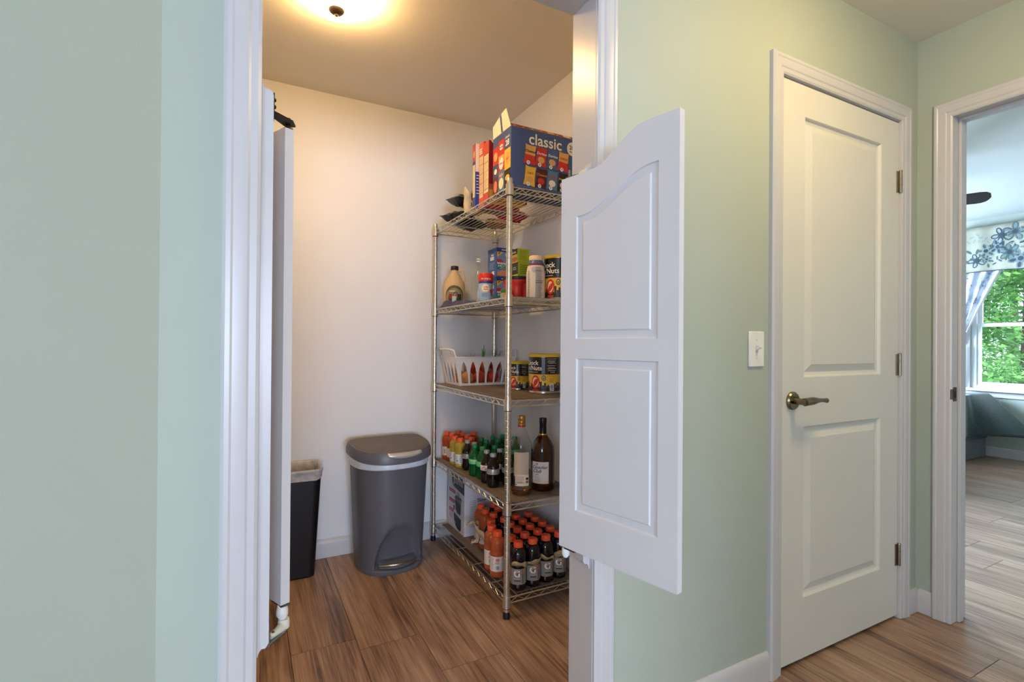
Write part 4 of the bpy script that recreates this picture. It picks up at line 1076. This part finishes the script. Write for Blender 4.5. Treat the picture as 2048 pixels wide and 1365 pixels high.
MB().lathe([(.0172, .246), (.0195, .246), (.0168, .256), (.0160, .29), (.0170, .292), (.0170, .318), (.0158, .3205), (0, .3205)], 24, M('121014', .35), rip=.0003).obj('cap', cc2)
MB().lathe([(.0190, .2455), (.0202, .2455), (.0198, .251), (.0190, .251)], 24, M('C9A24E', .3, .8)).obj('gold_band', cc2)
p = Print(); p.rect(-.050, .042, .030, .132, M('DCD6DA', .45), 0, 18).rect(-.050, .036, .030, .042, M('D8C090', .4), 0, 18)
p.text('Canadian', -.014, .108, .019, INK, 1, .012, .5).text('Club', -.026, .091, .022, INK, 1, .012, .5).text('1858', -.024, .076, .009, M('5A5A78', .5), 1, .01).ell(-.024, .122, .006, .006, M('A89C90', .5), 1, 12, 2)
p.lines(-.034, -.006, .046, .070, 5, .0015, M('9A9090', .5), 1, 3, 5).rect(-.050, .0455, .030, .047, M('C8AC80', .5), 1, 18)
p.obj('paper_label', cc2, around(.0536, math.radians(-124), 0, .0004))
Print().text('C', -.002, .272, .016, M('5A5458', .4), 0, .0, .2).obj('lettering', cc2, around(.0172, math.radians(-119), 0, .0005))

# ------------------------------------------------------------------ bottom shelf
z4 = LZ[4]
r, fF, fL, w_, d_ = carton('appliance_carton', 'white slow cooker carton with a cooker picture on the bottom shelf', 'carton', 1.035, 1.318, 2.492, 2.742, z4, .335, M('D8D4DE', .5))
p = Print(); PK = M('B8304A', .5); CHR = M('22242C', .4)
p.poly([(.068, .300), (.249, .300), (.249, .216), (.22, .220), (.10, .232), (.078, .244), (.068, .268)], CHR, 1)
p.text('gourmia', .160, .272, .052, M('D4D4DA', .5), 2, .010, sx=.80)
p.lines(.085, .235, .232, .242, 1, .003, M('6A6A72', .5), 2, 3)
for yy, xx in ((.205, .12), (.150, .115), (.096, .095)): p.rect(.026, yy - .010, xx, yy + .008, PK, 1).rect(.034, yy - .003, xx - .012, yy + .001, M('DDA0A8', .5), 2)
p.lines(.026, .085, .048, .082, 4, .003, M('B8708A', .5), 1, 5)
p.poly([(.118, .178), (.128, .192), (.205, .192), (.216, .176), (.21, .174)], M('4A4A54', .4), 2).rect(.148, .193, .178, .210, CHR, 2).rect(.155, .197, .171, .207, M('D8D4DE', .5), 3)
p.poly([(.115, .182), (.205, .170), (.20, .108), (.19, .096), (.145, .10), (.128, .115)], CHR, 3).poly([(.122, .176), (.2, .166), (.198, .157), (.122, .168)], M('7A7A86', .4), 4)
p.poly([(.10, .092), (.205, .078), (.206, .02), (.19, .010), (.15, .014), (.118, .03), (.105, .05)], CHR, 3).ell(.104, .118, .010, .014, CHR, 3, 12, 1)
p.lines(.118, .13, .03, .05, 3, .003, M('C8C8D0', .4), 4, 5)
p.obj('side_print', r, fL)
p = Print(); p.text('Slow Cooker', .150, .186, .028, CHR, 1, .012)
p.lines(.03, .07, .045, .19, 16, .0022, M('8A8494', .5), 1, 5).poly([(.074, .05), (.082, .07), (.09, .05), (.086, .05), (.082, .06), (.078, .05)], PK, 1)
p.obj('front_print', r, fF)

gB = 'dark sports drink bottles on the bottom shelf'; gO = 'large orange sports drink bottles on the bottom shelf'
soB = sport_bottle('x', gB, .197, .0345, DKL, LABG, deco_g, math.radians(-112), 'b')
soO = sport_bottle('x', gO, .197, .0345, ORGL, LABW, deco_o, math.radians(-125), 'o')
K5 = 1.016
rows = [[(1.01, 1.846), (1.081, 1.85), (1.151, 1.857), (1.221, 1.865)], [(1.014, 1.916), (1.083, 1.921), (1.152, 1.928), (1.222, 1.935)], [(0.985, 1.99), (1.0847, 1.991), (1.1533, 1.998), (1.222, 2.005)], [(0.9905, 2.062), (1.0868, 2.061), (1.1552, 2.069), (1.224, 2.076)], [(1.0207, 2.13), (1.0896, 2.132), (1.158, 2.14), (1.2267, 2.1461)], [(1.07, 2.208), (1.14, 2.212)], [(1.062, 2.283), (1.131, 2.2838)], [(1.07, 2.356), (1.14, 2.3522)]]
rown = ['front', 'second', 'third', 'fourth', 'fifth', 'sixth', 'seventh', 'last']
orange = {(2, 0), (3, 0), (6, 0), (7, 0)}
posn = ['left end', 'second from the left', 'third from the left', 'right end']
for i, rw in enumerate(rows):
    for j, (x, y) in enumerate(rw):
        isO = (i, j) in orange
        place(soO if isO else soB, x * K5, y * K5, z4, ('large orange sports drink bottle with red cap, ' if isO else 'dark sports drink bottle with red cap, ') + '%s row, %s' % (rown[i], posn[j]), ((i * 5 + j * 3) % 7 - 3) * .06)
# tan plastic carrier round the front bottles, with torn loops lying at the left
TANP = M('A8946E', .5, var=.12, scale=18)
ca_ = MB(); vs = []; fs = []; N = 60
xs0, xs1 = .985, 1.285
for i in range(N + 1):
    u = i / N; x = xs0 + (xs1 - xs0) * u
    best = min(((x - a * K5) ** 2, b * K5, a * K5) for a, b in rows[0])
    dx = x - best[2]; rr_ = .0362
    y = best[1] - math.sqrt(max(rr_ ** 2 - dx * dx, .00025)) - .001
    zt = z4 + .118 + .006 * math.sin(u * 17) + .004 * math.sin(u * 41); zb = z4 + .100 + .006 * math.sin(u * 13 + 1) - .004 * math.sin(u * 37)
    if u < .1: zb += .004
    vs += [(x, y, zb), (x, y - .0012, zt)]
for i in range(N): fs.append((2 * i, 2 * i + 2, 2 * i + 3, 2 * i + 1))
o = ca_.add(vs, fs, TANP).obj('bottle_carrier', angle=70)
md = o.modifiers.new('thickness', 'SOLIDIFY'); md.thickness = .0012; md.offset = 1
tag(o, 'tan plastic pack carrier band round the front row of dark bottles', 'bottle carrier', 'pack carriers on the bottom shelf')
def torn(label, pts, r0, seed):
    b = MB(); R = random.Random(seed); P = []
    for k in range(len(pts) * 4):
        t_ = k / (len(pts) * 4) * (len(pts) - 1); i = int(t_); f = t_ - i
        p_ = Vector(pts[i]).lerp(Vector(pts[min(i + 1, len(pts) - 1)]), f); P.append(p_ + Vector((R.uniform(-.0015, .0015), R.uniform(-.0015, .0015), R.uniform(-.001, .001))))
    vs = []
    for k, p_ in enumerate(P):
        w2 = r0 * (.7 + .3 * math.sin(k * .3 + seed)); vs += [p_ + Vector((w2 * .3, 0, w2)), p_ - Vector((w2 * .3, 0, w2))]
    fs = [(2 * k, 2 * k + 2, 2 * k + 3, 2 * k + 1) for k in range(len(P) - 1)]
    o = b.add(vs, fs, M('C8B898', .5, var=.15, scale=20)).obj('bottle_carrier', angle=70)
    md = o.modifiers.new('thickness', 'SOLIDIFY'); md.thickness = .0012
    md.offset = 0
    return tag(o, label, 'bottle carrier', 'pack carriers on the bottom shelf')
def loop(cx, cy, cz, rx, ry, rz_): return [(cx + rx * math.cos(a), cy + ry * math.sin(a), cz + rz_ * math.cos(a + 1)) for a in [i / 12 * 2 * PI for i in range(13)]]
torn('torn tan carrier loop sticking out in front of the cooker carton', loop(1.030, 2.395, z4 + .108, .022, .020, .006) + [(1.055, 2.37, z4 + .115), (1.06, 2.33, z4 + .112)], .009, 3)
torn('torn tan carrier loop hanging low near the shelf edge', loop(1.012, 2.292, z4 + .055, .020, .018, .006) + [(1.022, 2.255, z4 + .075), (1.034, 2.235, z4 + .085), (1.02, 2.19, z4 + .08)], .010, 8)
torn('torn tan carrier strip wrapped round the two rear orange bottles', [(1.03, 2.355, z4 + .125), (1.022, 2.30, z4 + .105), (1.028, 2.25, z4 + .098), (1.02, 2.2, z4 + .09), (1.018, 2.15, z4 + .095)], .013, 11)

# ------------------------------------------------------------------ waste bins
cn = thing('step_trash_can', 'grey plastic step trash can with silver pedal and lid handle', 'trash can', (.655, 2.585, 0), math.radians(6))
GRY = M('5C5C64', .38, var=.03, scale=6); GRYT = M('5E5650', .5, var=.12, scale=10)
def dshape(w, d, n=48, back=.0):
    """D outline: flat back at +y, curved front at -y"""
    pts = []
    for k in range(n):
        a = 2 * PI * k / n; c, s_ = math.cos(a), math.sin(a)
        e = .38 if s_ > 0 else .82
        x = w * math.copysign(abs(c) ** (e if s_ > 0 else .80), c)
        y = (d * .36 if s_ > 0 else d * .64) * math.copysign(abs(s_) ** e, s_)
        pts.append((x, y))
    return pts
def loft(secs, mat, closed_top=True, closed_bottom=True, warp=None):
    b = MB(); n = len(secs[0][0]); vs = []
    for pts, z_ in secs:
        for (x, y) in pts: vs.append((x, y, z_(x, y) if callable(z_) else z_))
    if warp: vs = [warp(Vector(v)) for v in vs]
    fs = [(i * n + k, i * n + (k + 1) % n, (i + 1) * n + (k + 1) % n, (i + 1) * n + k) for i in range(len(secs) - 1) for k in range(n)]
    if closed_bottom: fs.append(tuple(range(n)))
    if closed_top: fs.append(tuple((len(secs) - 1) * n + k for k in range(n)))
    return b.add(vs, fs, mat)
def arch(v):
    """scooped recess of the pedal arch, pressed into the curved front"""
    t_ = v.z / .24
    if v.y < 0 and 0 < v.z < .24 and abs(v.x) < .14:
        hw = .118 * math.sqrt(max(0, 1 - t_ ** 2.2)) + .001
        q = abs(v.x) / hw
        if q < 1: v.y += .055 * (1 - q ** 6) * (1 - t_ ** 3) * min(1, t_ * 9 + .2)
    return v
secs = []
for i in range(45):
    t_ = i / 44; z_ = .002 + t_ * .545
    secs.append((dshape(.158 + .028 * t_ ** .9, .262 + .022 * t_, 120), z_))
loft(secs, GRY, warp=arch).obj('can_body', cn, angle=40)
loft([(dshape(.1865, .287), .510), (dshape(.191, .292), .514), (dshape(.191, .292), .545), (dshape(.187, .288), .552)], M('D4D8E0', .35, var=.12, scale=30)).obj('bag_liner', cn, label='white bag edge showing under the lid')
zl = lambda b_: (lambda x, y: b_ + .10 * y)
ld = loft([(dshape(.190, .292), zl(.553)), (dshape(.203, .312), zl(.562)), (dshape(.203, .312), zl(.590)), (dshape(.195, .300), zl(.612)), (dshape(.188, .290), zl(.6135))], GRY).obj('lid', cn, angle=40)
loft([(dshape(.187, .288), zl(.6132)), (dshape(.185, .285), zl(.6150))], GRYT).obj('lid_top', ld, angle=30)
SIL = M('DDD8D0', .3, .5)
def lid_front(x, w=.203, d=.312):
    c = (abs(x) / w) ** (1 / .80); return -d * .64 * max(0, 1 - c * c) ** .41
hv = []; hf = []
for i in range(21):
    u = i / 20 * 2 - 1; x = .012 + .088 * u; yf = lid_front(x); zt = .612 + .1 * yf
    ym = (lid_front(x, .195, .300) + yf) / 2
    hv += [(x, lid_front(x, .195, .300) - .0005, zt + .0005), (x, ym - .001, zt - .006 - .004 * (1 - u * u)), (x, yf - .002, zt - .014 - .012 * (1 - u * u))]
for i in range(20):
    a = i * 3; hf += [(a, a + 3, a + 4, a + 1), (a + 1, a + 4, a + 5, a + 2)]
hob = MB().add(hv, hf, SIL).obj('lid_handle', ld, angle=50, label='silver crescent lid handle')
md = hob.modifiers.new('thickness', 'SOLIDIFY'); md.thickness = .003
pv = []; pf = []
for i in range(17):
    u = i / 16 * 2 - 1; x = .094 * u; yf = -.170 + .040 * u * u
    pv += [(x, yf, .030), (x, yf, .044 + .006 * (1 - u * u)), (x, -.110, .062), (x, -.110, .030)]
for i in range(16):
    a = i * 4; pf += [(a, a + 4, a + 5, a + 1), (a + 1, a + 5, a + 6, a + 2), (a, a + 3, a + 7, a + 4)]
pdl = MB().add(pv, pf, GRY).obj('pedal', cn, angle=40)
MB().tube([(.094 * (i / 16 * 2 - 1), -.171 + .040 * (i / 16 * 2 - 1) ** 2, .0425 + .006 * (1 - (i / 16 * 2 - 1) ** 2)) for i in range(17)], .0048, 8, M('C4BCB4', .25, 1)).obj('pedal_trim', pdl, angle=60, label='silver pedal edge')
loft([(dshape(.159, .263), .0006), (dshape(.1605, .266), .004), (dshape(.1605, .266), .020), (dshape(.157, .258), .024)], GRY).obj('base_ring', cn, angle=40)

bn = thing('waste_basket', 'tall black waste basket with a clear bag folded over its rim', 'waste basket', (.148, 2.655, 0), 0)
def rrect(w, d, r_, n=8):
    pts = []
    for (cx, cy, a0) in ((w - r_, -d + r_, -PI/2), (w - r_, d - r_, 0), (-w + r_, d - r_, PI/2), (-w + r_, -d + r_, PI)):
        for k in range(n + 1):
            a = a0 + PI / 2 * k / n; pts.append((cx + r_ * math.cos(a), cy + r_ * math.sin(a)))
    return pts
secs = [(rrect(.150, .082, .03), .001), (rrect(.154, .086, .03), .006), (rrect(.154, .086, .03), .010)] + [(rrect(.154 + .025 * t_, .086 + .02 * t_, .03 + .006 * t_), .010 + .49 * t_) for t_ in [i / 8 for i in range(1, 9)]]
secs += [(rrect(.176, .103, .034), .499), (rrect(.150, .082, .03), .02)]
loft(secs, M('0E0D14', .38, var=.05), closed_top=True).obj('bin_body', bn, angle=40)
BAG = M('C4C2C4', .3, var=.2, scale=45, alpha=.82, bump=.7, bscale=70)
def wav(w, d, r_, amp, ph): return [(x + amp * math.sin(i * 1.9 + ph), y + amp * math.cos(i * 2.3 + ph)) for i, (x, y) in enumerate(rrect(w, d, r_))]
loft([(wav(.1805, .1075, .036, .0012, 1), (lambda x, y: .470 + .006 * math.sin(x * 60 + y * 40))), (wav(.1815, .1085, .036, .0012, 2), .486), (wav(.183, .110, .037, .0010, 3), .498), (rrect(.186, .113, .039), .506), (rrect(.187, .114, .039), .513), (rrect(.184, .111, .038), .517), (rrect(.176, .103, .034), .513), (wav(.173, .100, .034, .002, 4), .47), (wav(.165, .094, .032, .004, 5), .36), (wav(.150, .082, .03, .006, 6), .20)], BAG, closed_top=True, closed_bottom=False).obj('bag_liner', bn, angle=60, label='clear plastic bag')

# ------------------------------------------------------------------ bedroom seen through the doorway
win = thing('window_1', 'white double-hung bedroom window with trees outside', 'window', kind='structure')
VW = M('E4E8EA', .35, var=.01)
fy0, fy1, fz0, fz1 = WY0, WY1, WZ0, WZ1
fr = MB()
for a in ((fy0, fy0 + .045, fz0, fz1), (fy1 - .045, fy1, fz0, fz1), (fy0 + .045, fy1 - .045, fz0, fz0 + .03), (fy0 + .045, fy1 - .045, fz1 - .04, fz1)): fr.box(XB + .01, XB + .09, a[0], a[1], a[2], a[3], VW)
fr.obj('window_frame', win, bev=.003)
GLASS = thin_glass('window_glass', (.96, .98, .97), .8)
for nm, za, zb, xo in (('lower', fz0 + .03, 1.362, .022), ('upper', 1.335, fz1 - .04, .052)):
    sa = MB(); a0, a1 = fy0 + .045, fy1 - .045
    for b_ in ((a0, a0 + .032, za, zb), (a1 - .032, a1, za, zb), (a0 + .032, a1 - .032, za, za + .034), (a0 + .032, a1 - .032, zb - .032, zb)): sa.box(XB + xo, XB + xo + .028, b_[0], b_[1], b_[2], b_[3], VW)
    so = sa.obj('sash', win, bev=.002)
    MB().box(XB + xo + .012, XB + xo + .016, a0 + .032, a1 - .032, za + .034, zb - .032, GLASS).obj('pane', so, smooth=False)
for b_ in ((fy0 - .055, fy0), (fy1, fy1 + .055)): MB().box(XB - .016, XB - .0005, b_[0], b_[1], fz0 - .03, fz1 + .055, TRIM).obj('casing_board', win, bev=.003)
MB().box(XB - .016, XB - .0005, fy0, fy1, fz1, fz1 + .055, TRIM).obj('casing_board', win, bev=.003)
MB().box(XB - .05, XB + .02, fy0 - .08, fy1 + .08, fz0 - .028, fz0 + .001, TRIM).obj('window_sill', win, bev=.004)
MB().box(XB - .014, XB - .0005, fy0 - .055, fy1 + .055, fz0 - .088, fz0 - .029, TRIM).obj('apron', win, bev=.003)
MB().tube([(XB - .055, fy0 - .2, 2.345), (XB - .055, fy1 + .12, 2.345)], .008, 8, NICKEL).obj('curtain_rod', win)

# printed valance and tied-back curtain
def flowers(p, w_, h_, n, seed, big, pal):
    R = random.Random(seed)
    spots = []
    for i in range(n * 60):
        mg = big * .85; x, y = R.uniform(mg, w_ - mg), R.uniform(mg, h_ - mg)
        if all((x - a) ** 2 + (y - b) ** 2 > (.47 * (big + c)) ** 2 for a, b, c in spots): spots.append((x, y, big * R.uniform(.4, 1)))
        if len(spots) >= n: break
    for k, (x, y, r_) in enumerate(spots):
        c1, c2 = pal[k % len(pal)], pal[(k + 1) % len(pal)]
        m = R.choice([5, 6, 7]); ph = R.uniform(0, 6)
        if k % 3 == 2:     # leaf spray
            for j in range(7):
                t_ = j / 6; lx, ly = x - r_ + 2 * r_ * t_, y + r_ * .4 * math.sin(t_ * 3 + ph)
                p.ell(lx, ly + (.3 * r_ if j % 2 else -.3 * r_), r_ * .30, r_ * .12, c1, 0, 10, 3, ph + j)
        else:
            for j in range(m):
                a = ph + j * 2 * PI / m; p.ell(x + r_ * .55 * math.cos(a), y + r_ * .55 * math.sin(a), r_ * .42, r_ * .27, c1, 0, 12, 3, a)
                p.ell(x + r_ * .58 * math.cos(a), y + r_ * .58 * math.sin(a), r_ * .27, r_ * .14, c2, 1, 10, 3, a)
            p.ell(x, y, r_ * .22, r_ * .22, pal[0], 2, 12, 3)
            q = [(x + r_ * (1 + t_ * .9) * math.cos(ph), y + r_ * (1 + t_ * .9) * math.sin(ph + t_)) for t_ in (0, .4, .8, 1.2)]
            q = [(min(max(a_, .006), w_ - .006), min(max(b_, .008), h_ - .008)) for a_, b_ in q]
            for a_, b_ in zip(q, q[1:]):
                dx, dy = b_[0] - a_[0], b_[1] - a_[1]; l_ = math.hypot(dx, dy) or 1; nx, ny = -dy / l_ * .004, dx / l_ * .004
                p.poly([(a_[0] - nx, a_[1] - ny), (b_[0] - nx, b_[1] - ny), (b_[0] + nx, b_[1] + ny), (a_[0] + nx, a_[1] + ny)], c1, 0)
    return p
CLOTHV = M('A6A492', .85, var=.05, scale=20)
PAL = [M('34424C', .8), M('8C9890', .8), M('4E5E5C', .8), M('6E7F7E', .8)]
va = thing('valance', 'cream window valance printed with blue grey flowers', 'valance', (XB, 2.56, 1.885))
VL, VH = 1.2, .47
def vmap(x, y, l):
    d_ = .092 + .010 * math.sin(x * 14) * (1 - .5 * y / VH) + .004 * math.sin(x * 37)
    d_ += 0 if l < 0 else .0022 + .0007 * l
    return Vector((-d_, -x, y + (0 if y > .01 else .012 * math.sin(x * 5.5))))
b = MB(); n, m = 120, 10
vs = [vmap(VL * i / n, VH * j / m, -1) for i in range(n + 1) for j in range(m + 1)]
fs = [(i * (m + 1) + j, (i + 1) * (m + 1) + j, (i + 1) * (m + 1) + j + 1, i * (m + 1) + j + 1) for i in range(n) for j in range(m)]
o = b.add(vs, fs, CLOTHV).obj('fabric', va, angle=60); md = o.modifiers.new('thickness', 'SOLIDIFY'); md.thickness = .0015; md.offset = -1
b = MB(); b.add([Vector((-.001, 0, .012)), vmap(0, .012, 0), vmap(0, VH, 0), Vector((-.001, 0, VH)), Vector((-.001, -VL, .012)), vmap(VL, .012, 0), vmap(VL, VH, 0), Vector((-.001, -VL, VH))], [(0, 1, 2, 3), (4, 5, 6, 7)], CLOTHV).obj('return_fabric', va)
MB().tube([vmap(VL * i / n, 0, 1) for i in range(n + 1)], .004, 6, PAL[0]).obj('piping', va)
flowers(Print(), VL, VH, 60, 5, .105, PAL).obj('fabric_print', va, vmap)['kind'] = 'stuff'
cu = thing('curtain', 'sheer printed curtain tied back at the left of the window', 'curtain', (XB, 0, 0))
SHEER = M('D8DCE4', .8, var=.04, alpha=.9)
def cmap(x, y, l):       # x across 0..1, y down 0..1
    y = max(0, min(1, y)); x = max(0, min(1, x)); zt = 1.95 - .80 * y
    ya = 2.54 + .03 * y; yb = 2.16 + .36 * y ** .9
    yy = ya + (yb - ya) * x
    return Vector((-.050 - .018 * math.sin(x * 22) * (1 - .4 * y) - (0 if l < 0 else .004 + .0008 * l), yy, zt))
b = MB(); n, m = 90, 16
vs = [cmap(i / n, j / m, -1) for i in range(n + 1) for j in range(m + 1)]
fs = [(i * (m + 1) + j, (i + 1) * (m + 1) + j, (i + 1) * (m + 1) + j + 1, i * (m + 1) + j + 1) for i in range(n) for j in range(m)]
b.add(vs, fs, SHEER).obj('fabric', cu, angle=60)
pz = Print(); flowers(pz, 1.0, 1.0, 16, 9, .13, [M('8C98AC', .8), M('B4BCCB', .8), M('7A88A0', .8)]); pz.obj('fabric_print', cu, cmap)['kind'] = 'stuff'
vs = []
for j in range(12):
    t_ = j / 11; vs += [cmap(.6, 1, 0) + Vector((-.02 * math.sin(t_ * 5), -.06 + .10 * t_, -.85 * t_)), cmap(.1, 1, 0) + Vector((-.01, .06 * t_, -.85 * t_))]
b = MB().add(vs, [(2 * j, 2 * j + 2, 2 * j + 3, 2 * j + 1) for j in range(11)], SHEER).obj('lower_fabric', cu, angle=60)

# bed with green quilt
bd = thing('bed', 'bed with a dark green quilt hanging off its corner by the window', 'bed', (0, 0, 0))
BX0, BX1, BY0, BY1 = 4.75, 6.69, 2.30, 3.75
MB().box(BX0, BX1, BY0, BY1, .001, .34, M('6E7076', .6, var=.05)).obj('bed_base', bd, bev=.01)
MB().box(BX0 + .01, BX1 - .01, BY0 + .02, BY1 - .02, .341, .64, M('C8CCD0', .8)).obj('mattress', bd, bev=.04)
QM = M('2C3A38', .9, var=.22, scale=60, bump=1.0, bscale=38, sheen=.3)
b = MB(); n, m = 80, 30; vs = []
for i in range(n + 1):
    s_ = i / n; x = BX0 - .02 + (BX1 - BX0 + .02) * s_
    fl_ = max(0, (s_ - .72) / .28); fl_ = fl_ * fl_ * (3 - 2 * fl_)
    for j in range(m + 1):
        t_ = j / m
        if t_ < .4:
            q = t_ / .4; y = BY1 - .1 + (BY0 - .02 - BY1 + .1) * q; zz = .665 + .012 * noise.noise(Vector((x * 3, y * 3, 1))) - .018 * max(0, q - .85) / .15
        else:
            q = (t_ - .4) / .6
            out = (.035 + .37 * fl_) * q ** (1.0 if fl_ > .1 else .6) + .022 * math.sin(x * 17) * q
            y = BY0 - .02 - out; zz = .648 - (.385 - .012 * math.sin(x * 9)) * q ** 1.05
        vs.append((x - (.10 * fl_ * max(0, (t_ - .4) / .6)), y, zz))
fs = [(i * (m + 1) + j, (i + 1) * (m + 1) + j, (i + 1) * (m + 1) + j + 1, i * (m + 1) + j + 1) for i in range(n) for j in range(m)]
o = b.add(vs, fs, QM).obj('quilt', bd, angle=60); md = o.modifiers.new('thickness', 'SOLIDIFY'); md.thickness = .012; md.offset = -1
sk = MB(); vs = []
for i in range(61):
    x = BX0 + (BX1 - BX0 - .02) * i / 60; y = BY0 - .006 - .008 * abs(math.sin(i * .9)); vs += [(x, y, .345), (x, y - .006, .20)]
sk.add(vs, [(2 * i, 2 * i + 2, 2 * i + 3, 2 * i + 1) for i in range(60)], M('52606C', .85)).obj('bed_skirt', bd, angle=60)

# ceiling fan
fan = thing('ceiling_fan', 'dark bladed ceiling fan in the bedroom, mostly hidden by the door frame', 'ceiling fan', (4.42, 2.20, 0))
MB().lathe([(0, HB), (.065, HB), (.06, HB - .04), (.015, HB - .05), (.012, 2.30), (.07, 2.29), (.10, 2.26), (.10, 2.20), (.06, 2.17), (0, 2.165)], 24, M('4A4540', .35, .8)).obj('motor', fan)
b0 = math.atan2(1.60 - 2.20, 4.74 - 4.42)
for k in range(5):
    a = b0 + k * 2 * PI / 5; Tm = Matrix.Rotation(a, 4, 'Z') @ Matrix.Translation((0, 0, 2.205)) @ Matrix.Rotation(-.30, 4, 'X')
    bl_ = MB().prism([(.17, -.05), (.60, -.075), (.64, -.068), (.665, -.045), (.675, 0), (.668, .03), (.655, .055), (.63, .07), (.60, .075), (.17, .05)], 'z', -.004, .004, M('3C3A38', .5), T=Tm).obj('blade', fan)
    MB().box(.09, .2, -.02, .02, .004, .008, M('4A4540', .35, .8), T=Tm).obj('blade_bracket', bl_)

# ------------------------------------------------------------------ garden outside the bedroom
tag(MB().box(7.2, 26, -10, 16, -1.1, -1.0, M('5C7A38', .9, var=.3, scale=3)).obj('lawn', smooth=False), 'green lawn outside the bedroom window', 'lawn', kind='structure')
def tree(label, x, y, h_, cr, col, seed, n=2600, low=.1):
    R = random.Random(seed); t_ = thing('leafy_tree', label, 'tree', (x, y, -1.0), 0, 'trees outside the bedroom window')
    MB().tube([(0, 0, 0), (.05, .03, h_ * .4), (.0, .0, h_ * .85)], [.16, .11, .03], 8, M('5A4838', .9)).obj('trunk', t_, angle=60)
    cols = [M(c, .6, var=.15, scale=4) for c in col]
    cl_ = [(R.uniform(-.8, .8) * cr, R.uniform(-.8, .8) * cr, h_ * R.uniform(low, 1)) for _ in range(34)]
    b = MB(); V = []; F = []; MI = []
    for k in range(n):
        c = R.choice(cl_); d_ = Vector((R.gauss(0, 1), R.gauss(0, 1), R.gauss(0, .7))); d_ = d_.normalized() * R.uniform(.5, 1) * cr * .38
        p_ = Vector(c) + d_; s_ = R.uniform(.03, .065)
        ax = Vector((R.gauss(0, 1), R.gauss(0, 1), R.gauss(0, .4))).normalized(); bx = ax.cross(Vector((R.gauss(0, 1), R.gauss(0, 1), R.gauss(0, 1)))).normalized()
        q = len(V); up_ = Vector((0, 0, .012))
        V += [tuple(p_ - ax * s_), tuple(p_ + bx * s_ * .5 + up_), tuple(p_ + ax * s_), tuple(p_ - bx * s_ * .5 + up_)]
        F += [(q, q + 1, q + 2), (q, q + 2, q + 3)]; MI += [k % 3, k % 3]
    b.v, b.f, b.m, b.mats = V, F, MI, cols
    o = b.obj('foliage', t_, smooth=False); o['kind'] = 'stuff'
G1 = ['5E9448', '7CB45C', '4C803C']; G2 = ['6A9A50', '86BC68', '588C46']; G3 = ['548848', '74A85C', '447438']
tree('bright green leafy tree nearest the bedroom window', 11.0, 3.25, 4.6, 1.25, G1, 2, 20000, .02)
tree('tall green leafy tree behind the nearest one', 14.8, 5.7, 5.4, 1.6, G2, 5, 22000, .02)
tree('green leafy tree standing to the right outside the window', 11.5, .0, 4.4, 1.4, G3, 8, 6000, .02)
tree('large dark green leafy tree farthest from the window', 20.5, 6.4, 7.0, 2.3, G3, 13, 16000, .05)
